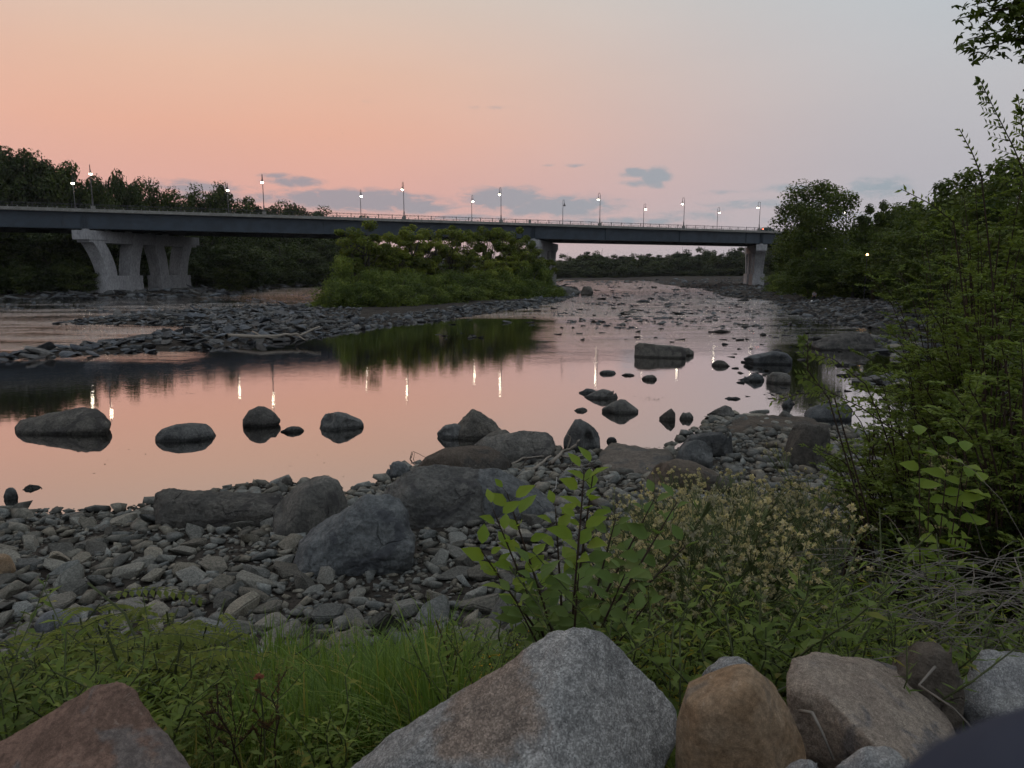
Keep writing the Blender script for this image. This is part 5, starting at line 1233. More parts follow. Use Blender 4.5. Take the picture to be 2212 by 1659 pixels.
def plant_locust(seed, h=.7):
    rnd = random.Random(seed); root = empty('locust_seedling'); mb_ = MB(); lv = LV()
    for _ in range(3):
        pth = stem_path(rnd, (rnd.gauss(0, .05), rnd.gauss(0, .05), 0), h * rnd.uniform(.6, 1), (rnd.gauss(0, .2), rnd.gauss(0, .2)))
        mb_.tube(pth, .005, 4, False)
        for k in range(10):
            p, t_ = along(pth, .2 + .8 * k / 10); a = k * 2.2 + rnd.random(); L_ = rnd.uniform(.2, .36)
            rp = [p + Vector((math.cos(a), math.sin(a), .35 - .55 * q)) * (L_ * q) for q in np.linspace(0, 1, 6)]; mb_.tube(rp, .002, 3, False)
            sd_ = Vector((-math.sin(a), math.cos(a), 0))
            for j_ in range(13):
                pp, tt = along(rp, .12 + .88 * j_ / 13)
                for sg in (-1, 1): lv.add(pp, sd_ * sg + tt * .35 + Vector((0, 0, -.35)), (0, 0, 1), .05 * (1 - .3 * abs(j_ / 6.5 - 1)), .020)
    mb_.build('stem', M_stem, root); lv.build('leaves', L_locust, root); return root, h
def plant_stalk(seed, h=.9):
    rnd = random.Random(seed); root = empty('seed_stalk'); mb_ = MB(); fl = LV()
    pth = stem_path(rnd, (0, 0, 0), h, (rnd.gauss(0, .08), rnd.gauss(0, .08))); mb_.tube(pth, [.006 * (1 - .5 * k / 6) for k in range(7)], 5, False)
    br = [(pth, .55)]
    for k in range(5):
        p, t_ = along(pth, rnd.uniform(.5, .85)); a = rnd.random() * 6.28; e = p + Vector((math.cos(a) * .10, math.sin(a) * .10, rnd.uniform(.08, .2))); mb_.tube([p, e], .003, 4, False); br.append(([p, p.lerp(e, .5), e], .4))
    for pt, q0 in br:
        for k in range(40):
            p, t_ = along(pt, q0 + (1 - q0) * rnd.random()); d = Vector((rnd.gauss(0, .6), rnd.gauss(0, .6), 1)); fl.add(p, d, (rnd.gauss(0, 1), rnd.gauss(0, 1), 0), rnd.uniform(.015, .03), .007)
    fl.P = [tuple(p_) for p_ in fl.P]
    mb_.build('stem', M_stemd, root); fl.build('seed_sprays', M_pod, root); return root, h
def plant_tuft(seed, h=.7, n=420, mat=None, name='grass_tuft', w0=.0055, spread=.16, flop=.55):
    rng = np.random.default_rng(seed); a = rng.random(n) * 6.28; r = spread * rng.random(n) ** .6; hh_ = h * rng.uniform(.5, 1.05, n); lean = rng.uniform(.05, flop, n) ** 1.3 * hh_ * 1.25; a2 = a + rng.normal(0, 1.1, n)
    B = np.stack([np.cos(a) * r, np.sin(a) * r, np.full(n, -.03)], 1); T = np.stack([np.cos(a2), np.sin(a2), np.zeros(n)], 1); S = np.stack([-np.sin(a2), np.cos(a2), np.zeros(n)], 1)
    rows = []; q_ = [0, .3, .6, .85, 1.0]
    for q in q_:
        c_ = B + T * (lean * q * q)[:, None] + np.array([0, 0, 1]) * (hh_ * (q - .38 * (lean / hh_) * q ** 3))[:, None]; wd = w0 * rng.uniform(.7, 1.2) * (1 - q ** 2.2)
        if q < 1: rows += [c_ + S * wd, c_ - S * wd]
        else: rows.append(c_)
    V = np.stack(rows, 1).reshape(-1, 3); tri = []
    for k in range(3): a_, b_, c_, d_ = 2 * k, 2 * k + 1, 2 * k + 3, 2 * k + 2; tri += [(a_, b_, c_), (a_, c_, d_)]
    tri.append((6, 7, 8)); F = (np.arange(n)[:, None, None] * 9 + np.array(tri)[None]).reshape(-1, 3)
    return mesh_np(name, V, F)

# ---- bright grass: one mass of blades on the bank
def combine(pairs, name, mat, **kw):
    Vs, Fs, n = [], [], 0
    for V, F in pairs: Vs.append(V); Fs.append(F + n); n += len(V)
    return tag(obj(name, mesh_np(name, np.vstack(Vs), np.vstack(Fs)), mat), **kw)
def arr3(me):
    V, F = me_arrays(me); return V, np.array(F)
TU = [arr3(plant_tuft(700 + k, .84, 190, w0=.0075, flop=.95, spread=.2)) for k in range(5)]
TUs = [arr3(plant_tuft(720 + k, .4, 110, spread=.14, flop=.9)) for k in range(4)]
def grass_at(list_uvz, protos, jit, smin, smax):
    out_ = []
    for u, v, zg in list_uvz:
        for _ in range(4): P = G(u, v, zg); zg = gz(P[0], P[1])
        V, F = protos[random.randrange(len(protos))]; a = random.uniform(0, 6.28); s = random.uniform(smin, smax); c_, s_ = math.cos(a), math.sin(a)
        V2 = V @ np.array([[c_, s_, 0], [-s_, c_, 0], [0, 0, 1]]) * s; out_.append((V2 + np.array([P[0] + random.gauss(0, jit), P[1] + random.gauss(0, jit), zg]), F))
    return out_
def on_ground(u, y):
    """world point on the ground in the direction of column u at distance y"""
    x = (u - 1106) / FPX * y * 1.0
    return x, y, gz(x, y)
def grass_xy(lst, protos, smin, smax):
    out_ = []
    for x, y in lst:
        V, F = protos[random.randrange(len(protos))]; a = random.uniform(0, 6.28); s = random.uniform(smin, smax); c_, s_ = math.cos(a), math.sin(a)
        out_.append((V @ np.array([[c_, s_, 0], [-s_, c_, 0], [0, 0, 1]]) * s + np.array([x, y, gz(x, y)]), F))
    return out_
gl_ = []
for _ in range(105):
    y = random.uniform(3.2, 6.5); x = random.uniform(-.43 * y, -.06 * y)
    gl_.append((x, y))
combine(grass_xy(gl_, TU, .45, 1.12), 'grass', L_grass, label='lush bright green long grass bent over in a clump before the granite rock', cat='grass', kind='stuff')
gl_ = []
for _ in range(420):
    y = random.uniform(2.6, 6.3); x = random.uniform(-.82 * y, .8 * y)
    if -.46 * y < x < -.02 * y and random.random() < .5: continue
    gl_.append((x, y))
combine(grass_xy(gl_, TUs, .6, 1.2), 'undergrowth', L_grass2, label='dark grassy undergrowth between the weeds on the bank', cat='undergrowth', kind='stuff')
# leafy ground cover under the weeds, right of centre
gl_ = LV()
rr_ = random.Random(5)
for _ in range(15000):
    y = rr_.uniform(2.7, 7.6) if rr_.random() < .8 else rr_.uniform(7, 9.5); f_ = rr_.uniform(.02, .86) if rr_.random() < .78 else rr_.uniform(-.85, -.25)
    if f_ < 0: y = min(y, 5.2) if rr_.random() < .97 else y
    if f_ < .25 and y > 6.4: continue
    x = f_ * y; hmax = .45 if f_ > 0 else .3
    gl_.add((x, y, 0), (rr_.gauss(0, 1), rr_.gauss(0, 1), rr_.uniform(-.3, .8)), (rr_.gauss(0, .5), rr_.gauss(0, .5), 1), rr_.uniform(.035, .085), rr_.uniform(.016, .036))
Pz = np.array(gl_.P); Pz[:, 2] = ground(Pz[:, 0], Pz[:, 1]) + RNG.random(len(Pz)) ** 1.3 * np.where(Pz[:, 0] > 0, .42, .28)
V, F = leaves(Pz, gl_.D, gl_.N, np.array(gl_.L), np.array(gl_.W), .25)
tag(obj('ground_cover', mesh_np('ground_cover', V, F), L_forb), label='low tangled leafy ground cover filling the bank between plants', cat='ground cover', kind='stuff')

USED = {}
def put(proto, x, y, s, label, cat, group=None, lean=.08, z=None):
    root = proto[0]; o = copy_tree(root) if USED.get(root.name) else root; USED[root.name] = 1
    o.location = (x, y, (gz(x, y) if z is None else z) - .02); o.scale = (s, s, s); o.rotation_euler = (random.gauss(0, lean), random.gauss(0, lean), random.uniform(0, 6.28))
    return tag(o, label, cat, group)
FORB = [plant_forb(600 + k, .85, 4, .13, .036, 34) for k in range(5)]
FORBN = [plant_forb(610 + k, .9, 3, .10, .014, 44) for k in range(3)]
FLUF = [plant_fluffy(620 + k) for k in range(6)]
LOC = [plant_locust(630 + k) for k in range(4)]
STK = [plant_stalk(640 + k) for k in range(4)]
YFL = [plant_forb(650 + k, .75, 4, .06, .014, 24, flowers=6, fl_mat=M_flower, name='yellow_flower_plant') for k in range(3)]
YEL = [plant_forb(660 + k, .9, 3, .10, .026, 34, mat=L_yellow, name='yellowing_weed') for k in range(2)]
BRT = [plant_forb(670 + k, .4, 2, .08, .035, 16, mat=L_bright, name='bright_weed') for k in range(2)]
def topv(proto_h, x, y): return px(np.array([x, y, gz(x, y) + proto_h]))
# fluffy seed weeds: right of centre
cnt = 0
rnd_ = random.Random(11)
while cnt < 62:
    y = rnd_.uniform(4.9, 8.6); f_ = rnd_.uniform(.16, .66); x = f_ * y; u, v, _ = topv(0, x, y)
    vt_w = prof(u, [(1380, 1130), (1450, 1040), (1600, 1010), (1720, 960), (1800, 905), (1950, 905), (2050, 960), (2150, 1020), (2250, 1080)]) + rnd_.uniform(0, 130)
    T = AtY(u, vt_w, y)[2] - gz(x, y)
    if not .45 < T < 1.9: continue
    put(FLUF[cnt % 6], x, y, T, 'straw coloured weed with fluffy white seed heads in the thicket on the bank', 'weed', 'fluffy seeded weeds on the bank'); cnt += 1
# green weeds across the bank
cnt = 0
while cnt < 195:
    y = rnd_.uniform(3.0, 5.8) if cnt < 150 else rnd_.uniform(5.5, 7.5); f_ = rnd_.uniform(.06, .84) if cnt % 5 else rnd_.uniform(-.12, .1); x = f_ * y
    uq = px(np.array([x, y, gz(x, y)]))[0]; Tq = (AtY(uq, prof(uq, [(1000, 1290), (1250, 1230), (1400, 1160), (1600, 1130), (1850, 1130), (2050, 1180), (2250, 1200)]) + rnd_.uniform(0, 190), y)[2] - gz(x, y)) / .85
    put((FORB + FORBN)[cnt % 8], x, y, min(max(Tq, .35), 1.7), 'green leafy weed in the dense growth on the right of the bank', 'weed', 'green leafy weeds on the bank'); cnt += 1
for _ in range(105):
    y = rnd_.uniform(2.6, 6.2); x = (rnd_.uniform(-.85, -.4) if _ % 4 else rnd_.uniform(-.4, -.08)) * y
    uq = px(np.array([x, y, gz(x, y)]))[0]; Tq = (AtY(uq, prof(uq, [(-100, 1330), (100, 1300), (350, 1270), (520, 1400), (1000, 1480)]) + rnd_.uniform(0, 170), y)[2] - gz(x, y)) / .85
    put(FORB[_ % 5], x, y, min(max(Tq, .3), 1.15), 'low green leafy weed among the locust seedlings on the left', 'weed', 'low leafy weeds on the left of the bank')
for _ in range(34):
    y = rnd_.uniform(3.7, 5.9); x = rnd_.uniform(-.74, -.42) * y
    uq = px(np.array([x, y, gz(x, y)]))[0]; Tq = (AtY(uq, prof(uq, [(-100, 1340), (100, 1310), (220, 1230), (380, 1235), (520, 1390)]) + rnd_.uniform(0, 110), y)[2] - gz(x, y)) / .7
    put(LOC[_ % 4], x, y, min(max(Tq, .4), 1.6), 'locust seedling with feathery paired leaflets on the left of the bank', 'seedling', 'locust seedlings on the left of the bank')
for k, (u, y, s) in enumerate([(262 + 200, 2.75, .85), (500, 2.9, .62), (545, 2.8, .72), (440, 3.0, .6), (400, 2.9, .5), (962, 3.9, 1.05), (1010, 4.2, .8), (1000, 4.6, .95), (1105, 4.4, .8)]):
    x, y, z = on_ground(u, y); put(STK[k % 4], x, y, s, 'dark brown stalk with dry seed pods standing in the grass', 'stalk', 'dry seed stalks in the grass')
for k, (u, y, s) in enumerate([(1120, 4.6, .8), (1165, 4.8, .8), (1060, 4.4, .75), (1260, 5.6, 1.0), (1300, 5.9, 1.1), (1390, 6.2, 1.15), (1430, 6.0, 1.1), (1350, 5.4, .95), (1010, 4.0, .8)]):
    x, y, z = on_ground(u, y); put(YFL[k % 3], x, y, s * 1.35, 'slim weed with small yellow flower heads near the sapling', 'flower', 'yellow flowered weeds around the sapling')
for k, (u, y, s) in enumerate([(1470, 3.6, 1.15), (1500, 3.5, 1.05), (1445, 3.8, 1.2), (1400, 3.5, .8), (1520, 3.3, .8), (1485, 3.3, .9)]):
    x, y, z = on_ground(u, y); put(YEL[k % 2], x, y, s, 'weed with leaves turning yellow, left of the green thicket', 'weed', 'yellowing weeds behind the tan rock')
for k, (u, y, s) in enumerate([(790, 3.1, .75), (850, 2.95, .7), (560, 2.7, .5), (640, 2.6, .5), (700, 2.6, .45), (620, 3.0, .5)]):
    x, y, z = on_ground(u, y); put(BRT[k % 2], x, y, s, 'small bright yellow green weed at the foot of the grass', 'weed', 'bright small weeds at the foot of the grass')
# one pink milkweed flower
x, y, z = on_ground(515, 2.85); r_ = empty('pink_flower', (x, y, z)); mb_ = MB(); zt = AtY(515, 1461, 2.85)[2] - z; mb_.tube([(0, 0, 0), (.01, 0, zt * .6), (0, 0, zt)], .004, 5); mb_.build('stem', M_stem, r_)
lv = LV()
for _ in range(60):
    d = Vector((random.gauss(0, 1), random.gauss(0, 1), abs(random.gauss(0, .8)))); lv.add((0, 0, zt - .01), d, (random.gauss(0, 1), 1, .3), .026, .009)
lv.build('blossoms', M_pinkf, r_); tag(r_, 'single dusty pink flower head in the grass left of centre', 'flower')

# ---- the sapling with large bright leaves in the middle
def sapling():
    rnd = random.Random(77); bx, by, bz = on_ground(1235, 3.9); root = empty('leafy_sapling', (bx, by, bz)); tag(root, 'young sapling with big fresh green leaves standing behind the granite rock', 'sapling')
    base = Vector((0, 0, 0)); mb_ = MB(); l1 = LV(); l2 = LV()
    def tip(u, v, y): P = AtY(u, v, y); return Vector((P[0] - bx, P[1] - by, P[2] - bz))
    stems = [(tip(1283, 1010, 4.0), .75, 1), (tip(1262, 1020, 3.8), .7, 1), (tip(1095, 1065, 3.7), .8, 1), (tip(1065, 1100, 3.6), .6, 1), (tip(1415, 1075, 4.2), .8, 0), (tip(1462, 1085, 4.0), .7, 0), (tip(1200, 1100, 3.9), .6, 1), (tip(1330, 1120, 4.1), .6, 0),
             (tip(1040, 1190, 3.6), .6, 1), (tip(1480, 1180, 4.1), .6, 0), (tip(1150, 1230, 3.5), .5, 0), (tip(1350, 1240, 3.6), .5, 0), (tip(1250, 1240, 3.5), .5, 0), (tip(1110, 1290, 3.5), .4, 0), (tip(1400, 1300, 3.6), .4, 0)]
    for T, q0, br in stems:
        b0 = base.lerp(Vector((0, 0, .5)), rnd.random() * .8); mid = b0.lerp(T, .5) + Vector((-.12 * T.x, 0, .05))
        pth = [b0, b0.lerp(mid, .5) + Vector((0, 0, .03)), mid, mid.lerp(T, .5), T]; mb_.tube(pth, [.012, .010, .008, .006, .003], 6, False)
        n = 22
        for k in range(n):
            q = .25 + .75 * k / (n - 1); p, t_ = along(pth, q); a = k * 2.5 + rnd.gauss(0, .3); up = .25 + .6 * q * q
            d = Vector((math.cos(a), math.sin(a), up)).normalized(); pe = p + d * .04; mb_.tube([p, pe], .0018, 3, False)
            sc_ = rnd.uniform(.55, 1.12) * (.78 if q > .93 else 1); nn = Vector((rnd.gauss(0, .35), -.55 + rnd.gauss(0, .35), 1)); (l1 if (br and q > .62) else l2).add(pe, d + Vector((0, 0, -.25 * (1 - q))), nn, 0.165 * sc_, .082 * sc_)
    mb_.build('stem', M_stemd, root, True); l1.build('leaves', L_sap, root, 1, .3, .12); l2.build('leaves', L_sap_d, root, 1, .3, .15)
sapling()
# second, maple-like young plant at right
def broad_sprout(u0, v0, y, label, tips, ll):
    P0 = AtY(u0, v0, y); zg = gz(P0[0], y); root = empty('broadleaf_sprout', (P0[0], y, zg)); tag(root, label, 'sprout'); mb_ = MB(); lv = LV(); rnd = random.Random(int(u0))
    for u, v in tips:
        T = AtY(u, v, y + rnd.uniform(-.2, .2)); T = Vector((T[0] - P0[0], T[1] - y, T[2] - zg)); pth = [Vector((0, 0, 0)), T * .5 + Vector((0, 0, .08)), T]; mb_.tube(pth, [.008, .006, .003], 5, False)
        for k in range(9):
            p, t_ = along(pth, .55 + .45 * k / 8); a = k * 2.5; lv.add(p, (math.cos(a), math.sin(a) - .2, .35), (rnd.gauss(0, .3), -.6, 1), ll * rnd.uniform(.7, 1.1), ll * .55)
    mb_.build('stem', M_stemd, root); lv.build('leaves', L_sap, root, 1, .3, .15)
broad_sprout(2030, 1150, 5.0, 'yellow green broad leaved sprout among the seed heads at the right', [(1985, 940), (2050, 960), (2085, 975), (2010, 985), (2090, 1030), (2120, 1040)], .17)

# ---- dead twig tangle lower right
rnd = random.Random(31); bx, by, bz = on_ground(2140, 3.7)
root = empty('twig_tangle', (bx, by, bz)); tag(root, 'tangle of bleached dead twigs arching over the rocks at the right edge', 'dead twigs'); mb_ = MB()
for _ in range(230):
    u0 = rnd.uniform(1930, 2420); y0 = rnd.uniform(3.0, 4.6); P = AtY(u0, rnd.uniform(1190, 1420), y0); L_ = rnd.uniform(.3, 1.0); a = rnd.choice([0, math.pi]) + rnd.gauss(0, .7); p = Vector((P[0] - bx, P[1] - by, P[2] - bz)); d = Vector((math.cos(a), math.sin(a) * .7, rnd.gauss(.1, .3))).normalized(); pts = [p.copy()]
    for k in range(7): d = (d + Vector((rnd.gauss(0, .12), rnd.gauss(0, .12), -.10 + rnd.gauss(0, .05)))).normalized(); p = p + d * L_ / 7; pts.append(p.copy())
    mb_.tube(pts, [rnd.uniform(.0015, .0036) * (1 - .5 * k / 7) for k in range(8)], 4, False)
mb_.build('twig', M_paletwig, root)
def twig_obj(pts_uvy, r, label, mat=M_paletwig, name='dead_twig'):
    pts = [Vector(AtY(*q)) for q in pts_uvy]; c = pts[0].copy(); mb_ = MB(); mb_.tube([p - c for p in pts], [r * (1 - .6 * k / len(pts)) for k in range(len(pts))], 6)
    o = mb_.build(name, mat, None, True, tuple(c)); return tag(o, label, 'twig')
twig_obj([(2020, 1440, 2.7), (1985, 1480, 2.65), (2060, 1530, 2.5), (2125, 1600, 2.4)], .006, 'pale bent twig lying across the brown rock towards the right edge')
twig_obj([(1728, 1536, 2.25), (1755, 1540, 2.2), (1775, 1580, 2.15), (1800, 1640, 2.1)], .007, 'forked pale twig in the gap between tan and brown rocks')

# ---- driftwood and roots at the shore
def drift(lines, label, r=.03, name='driftwood', mat=None, z0=.25):
    rnd = random.Random(len(lines)); allp = []; mb_ = MB(); c = Vector(G(lines[0][0][0], lines[0][0][1], z0))
    for ln, rr0 in lines:
        pts = []
        for (u, v, dz) in ln: P = G(u, v, z0); P = Vector(AtY(u, v, P[1])) if dz == 0 else Vector(AtY(u, v, G(u, v + dz, z0)[1])); pts.append(P - c)
        q = []
        for a, b in zip(pts[:-1], pts[1:]):
            for k in range(3): q.append(a.lerp(b, k / 3) + Vector((rnd.gauss(0, 1), rnd.gauss(0, 1), rnd.gauss(0, 1))) * rr0 * .35)
        q.append(pts[-1]); mb_.tube(q, [rr0 * (1 - .6 * k / len(q)) for k in range(len(q))], 7)
    o = mb_.build(name, mat or M_drift, None, True, tuple(c)); return tag(o, label, 'driftwood')
def drift2(lines, label, z0=.25, mat=None):
    rnd = random.Random(3); mb_ = MB(); c = Vector(G(lines[0][0][0][0], lines[0][0][0][1], z0))
    for ln, rr0 in lines:
        pts = [Vector(AtY(u, v, G(u, v + dz, z0)[1])) - c for (u, v, dz) in ln]; q = []
        for a, b in zip(pts[:-1], pts[1:]):
            for k in range(3): q.append(a.lerp(b, k / 3) + Vector((rnd.gauss(0, 1), rnd.gauss(0, 1), rnd.gauss(0, 1))) * rr0 * .3)
        q.append(pts[-1]); mb_.tube(q, [rr0 * (1 - .6 * k / len(q)) for k in range(len(q))], 7)
    return tag(mb_.build('driftwood', mat or M_drift, None, True, tuple(c)), label, 'driftwood')
drift2([([(1188, 1000, 0), (1215, 975, 5), (1240, 965, 20), (1252, 950, 35)], .055), ([(1225, 970, 5), (1232, 945, 30), (1227, 938, 40)], .025), ([(1100, 1005, 0), (1130, 990, 5), (1175, 985, 5)], .03), ([(1140, 1020, 0), (1165, 1005, 5), (1190, 985, 10)], .05),
        ([(1215, 985, 0), (1245, 990, 0), (1262, 980, 5)], .03), ([(1110, 1010, 0), (1145, 1025, 0), (1160, 1040, 0)], .02)], 'pale forked driftwood snagged beside the upright boulder', .25)
drift2([([(1175, 1075, 0), (1200, 1055, 8), (1203, 1030, 20)], .018), ([(1165, 1080, 0), (1170, 1060, 5)], .02), ([(1290, 1075, 0), (1320, 1090, 0)], .025), ([(1255, 1085, 0), (1300, 1080, 4), (1330, 1100, 0)], .012), ([(1180, 1100, 0), (1230, 1095, 3)], .012)], 'thin curled root sticks on the dirt behind the sapling', .3)
rt = random.Random(8); mb_ = MB(); c = Vector(G(1210, 1010, .3))
for _ in range(160):
    P = Vector(G(1210 + rt.gauss(0, 42), 1025 + rt.gauss(0, 24), .25)); d = Vector((rt.gauss(0, 1), rt.gauss(0, 1), rt.gauss(.1, .4))).normalized(); pts = [P - c]
    for k in range(4): d = (d + Vector((rt.gauss(0, .3), rt.gauss(0, .3), rt.gauss(-.1, .3)))).normalized(); pts.append(pts[-1] + d * rt.uniform(.04, .14))
    mb_.tube(pts, rt.uniform(.003, .008), 4, False)
tag(mb_.build('root_debris', M_stemd, None, False, tuple(c)), 'brown mat of washed up roots and fibres around the driftwood', 'debris')
drift2([([(488, 724, 4), (560, 728, 6), (620, 722, 8), (650, 722, 8), (690, 706, 18)], .14), ([(545, 716, 10), (570, 727, 6), (600, 730, 4)], .06), ([(652, 722, 6), (668, 716, 12)], .07), ([(640, 724, 4), (660, 735, 2)], .06)], 'long bleached driftwood branch lying on the spit left of the island', .35)
drift2([([(888, 990, 2), (892, 975, 14), (905, 980, 12), (925, 992, 2)], .010), ([(886, 992, 0), (889, 976, 12)], .014), ([(893, 992, 0), (896, 977, 12)], .008)], 'small dark snagged twig hung with debris standing in the water', .0, M_stemd)

# ---- shrubs at the right: close, small leaved
def shrub(seed, x, y, H, spread, n, label, lean=(0, 0), ll=.06, mat=None, base=None, shoots=46, top=None, fill=.5):
    rnd = random.Random(seed); rng = np.random.default_rng(seed); zb = gz(x, y) if base is None else base; root = empty('leafy_shrub', (x, y, zb)); tag(root, label, 'shrub'); mb_ = MB(); PP, DD, NN, LL = [], [], [], []
    per = n // shoots
    for s_ in range(shoots):
        a = rnd.random() * 6.28; r_ = spread * rnd.random() ** .6; hh_ = H * (1 - .35 * (r_ / spread) ** 2) * rnd.uniform(.55, 1.02); T = Vector((math.cos(a) * r_ + lean[0], math.sin(a) * r_ * .8 + lean[1], hh_)); m_ = T * .5 + Vector((-T.x * .15, -T.y * .15, .12 * H))
        pth = [Vector((rnd.gauss(0, .12), rnd.gauss(0, .12), -.1)), m_ * .6, m_, m_.lerp(T, .55) + Vector((0, 0, .04 * H)), T]; mb_.tube(pth, [.018, .013, .009, .006, .003], 5, False)
        nb = 12
        for b_ in range(nb):
            q = .22 + .78 * (b_ + rnd.random()) / nb; p, t_ = along(pth, min(q, .995)); aa = rnd.random() * 6.28; bl = spread * .34 * (1.15 - q * .6) * rnd.uniform(.6, 1.2)
            e = p + Vector((math.cos(aa), math.sin(aa), rnd.uniform(-.1, .55))) * bl; mb_.tube([p, e], [.004, .0018], 3, False)
            k = per // nb; qs = np.linspace(.1, 1, k) + rng.normal(0, .02, k); base_ = np.array(p)[None] * (1 - qs[:, None]) + np.array(e)[None] * qs[:, None]
            side = np.cross(np.array(e - p), [0, 0, 1]); side = side / (np.linalg.norm(side) + 1e-6); sg = np.where(np.arange(k) % 2, 1, -1)[:, None]
            dd = side[None] * sg * .8 + nrm(np.array(e - p)[None]) * .6 + rng.normal(size=(k, 3)) * .28
            PP.append(base_); DD.append(dd); NN.append(np.array([0, 0, 1.]) + rng.normal(size=(k, 3)) * .45); LL.append(ll * rng.uniform(.55, 1.2, k))
    PP = np.vstack(PP); DD = np.vstack(DD); NN = np.vstack(NN); LL = np.concatenate(LL); V, F = leaves(PP, DD, NN, LL, LL * .42, .22)
    obj('leaves', mesh_np('leaves', V, F), mat or L_shrub, root); mb_.build('stem', M_stemd, root); return root
def shrub_uv(seed, u, y, vtop, spread, n, label, **k):
    P = AtY(u, vtop, y); zb = gz(P[0], y); return shrub(seed, P[0], y, P[2] - zb, spread, n, label, **k)
shrub_uv(801, 2175, 9.2, 345, 1.5, 40000, 'tallest small leaved shrub filling the right edge up to the sky', shoots=60)
shrub_uv(802, 2080, 11.5, 430, 1.6, 32000, 'small leaved shrub left of the tallest one before the gravel bar', shoots=54)
shrub_uv(803, 2040, 9.8, 640, 1.1, 22000, 'lower shrub spilling left over the gravel bar in front of the bushes', shoots=40)
shrub_uv(804, 1985, 8.6, 780, 1.0, 9000, 'low shrub reaching left over the flat boulder in the water', shoots=30, lean=(-.25, 0))
shrub_uv(805, 2190, 7.2, 620, 1.1, 24000, 'dense shrub in the middle of the right edge', shoots=40)
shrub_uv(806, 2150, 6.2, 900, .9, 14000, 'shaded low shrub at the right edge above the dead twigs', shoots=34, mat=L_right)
shrub_uv(807, 2280, 6.0, 560, 1.1, 18000, 'shrub mostly cut off by the right edge', shoots=34)
shrub_uv(808, 1900, 9.4, 850, .8, 5200, 'small airy shrub with thin shoots against the bright water', shoots=22, lean=(-.35, 0))
# long thin shoots
def shoot(pts, label, nl, ll, mat=None, y=None):
    P = [Vector(AtY(*q)) for q in pts]; rnd = random.Random(int(pts[0][0])); zb = gz(P[0].x, P[0].y); root = empty('leafy_shoot', (P[0].x, P[0].y, zb)); tag(root, label, 'shoot'); c = Vector((P[0].x, P[0].y, zb)); pth = [p - c for p in P]
    mb_ = MB(); mb_.tube([Vector((.75, -.25, -.1)), Vector((.4, -.15, pth[0].z * .55))] + pth, [.012, .010] + [.008 * (1 - .75 * k / len(pth)) for k in range(len(pth))], 5, False); lv = LV(); L_ = sum((b - a).length for a, b in zip(pth[:-1], pth[1:]))
    for k in range(nl):
        p, t_ = along(pth, (k + .5) / nl); sd_ = t_.cross(Vector((0, 1, 0))).normalized() * (1 if k % 2 else -1); d = sd_ * .8 + t_ * .8 + Vector((0, rnd.gauss(0, .3), 0)); lv.add(p, d, (rnd.gauss(0, .4), -1, .3), ll * rnd.uniform(.7, 1.1), ll * .36)
        if k % 4 == 1 and nl > 16:
            e = p + (sd_ * .7 + t_ * .7) * L_ * .24 * (1.1 - k / nl); mb_.tube([p, e], [.004, .0015], 3, False)
            for j_ in range(7):
                q = p.lerp(e, .2 + .8 * j_ / 6); s2 = (e - p).normalized().cross(Vector((0, 1, 0))) * (1 if j_ % 2 else -1); lv.add(q, s2 * .8 + (e - p).normalized() * .7, (rnd.gauss(0, .4), -1, .3), ll * .8, ll * .3)
    mb_.build('stem', M_stemd, root); lv.build('leaves', mat or L_shrub, root); return root
shoot([(2230, 420, 8.0), (2190, 320, 8.0), (2150, 240, 8.0), (2118, 175, 8.0)], 'tall thin leafy shoot silhouetted on the sky at the right, the highest', 34, .085)
shoot([(2225, 400, 8.3), (2212, 300, 8.3), (2200, 215, 8.3)], 'leafy shoot cut by the right edge beside the highest shoot', 26, .085)
shoot([(2120, 380, 8.4), (2100, 330, 8.4), (2072, 278, 8.4)], 'short leafy shoot on the sky left of the highest shoot', 16, .08)
shoot([(2060, 480, 9), (2010, 440, 9), (1946, 408, 9)], 'fine leafy shoot pointing left above the dark wood', 16, .09)
shoot([(1960, 950, 8.0), (1860, 880, 7.9), (1790, 845, 7.8), (1735, 815, 7.8)], 'leafy branch stretching left over the pool with the squared boulder', 30, .09)
shoot([(1800, 850, 7.9), (1730, 850, 7.9), (1665, 868, 7.9)], 'lowest leafy branch tip hanging over the still water', 16, .075)
shoot([(1790, 860, 7.8), (1745, 800, 7.8), (1745, 740, 7.8), (1733, 728, 7.8)], 'upright green sprig rising before the sloping ledge boulder', 20, .08)
shoot([(1900, 900, 8.4), (1870, 830, 8.4), (1800, 775, 8.4), (1760, 765, 8.4)], 'arching branch above the reflected lamp streak at the right', 22, .075)

# ---- maple hanging in from the upper right: the tree itself stands outside the frame
mrng = random.Random(90); mx_, my_ = 9.2, 6.2; mt = empty('maple_tree', (mx_, my_, gz(mx_, my_))); tag(mt, 'dark maple branch hanging into the top right corner of the sky', 'tree')
z0 = mt.location.z; mb_ = MB(); mb_.tube([(0, 0, -.3), (.1, 0, 2), (-.1, .2, 4.5), (0, .1, 7.5)], [.3, .24, .2, .1], 10); trunk = mb_.build('trunk', M_bark, mt, True)
lv = LV(); mb_ = MB()
def wp(u, v, y): P = AtY(u, v, y); return Vector((P[0] - mx_, P[1] - my_, P[2] - z0))
brs = []
src = Vector((0, .1, 6.2))
for (u, v, y) in [(2070, 40, 7.0), (2090, 85, 7.0), (2120, 105, 6.9), (2160, 80, 6.9), (2140, 20, 7.1), (2190, 40, 6.8), (2205, 60, 6.9), (2100, 10, 7.1), (2180, -20, 7.2), (2240, 60, 6.8), (2260, 100, 6.7), (2130, -40, 7.2), (2240, 150, 6.7), (2225, 215, 6.9)]:
    T = wp(u, v, y); mid = src.lerp(T, .6) + Vector((0, 0, .35)); mb_.tube([src, mid, T], [.05, .02, .004], 6, False); brs.append((mid, T))
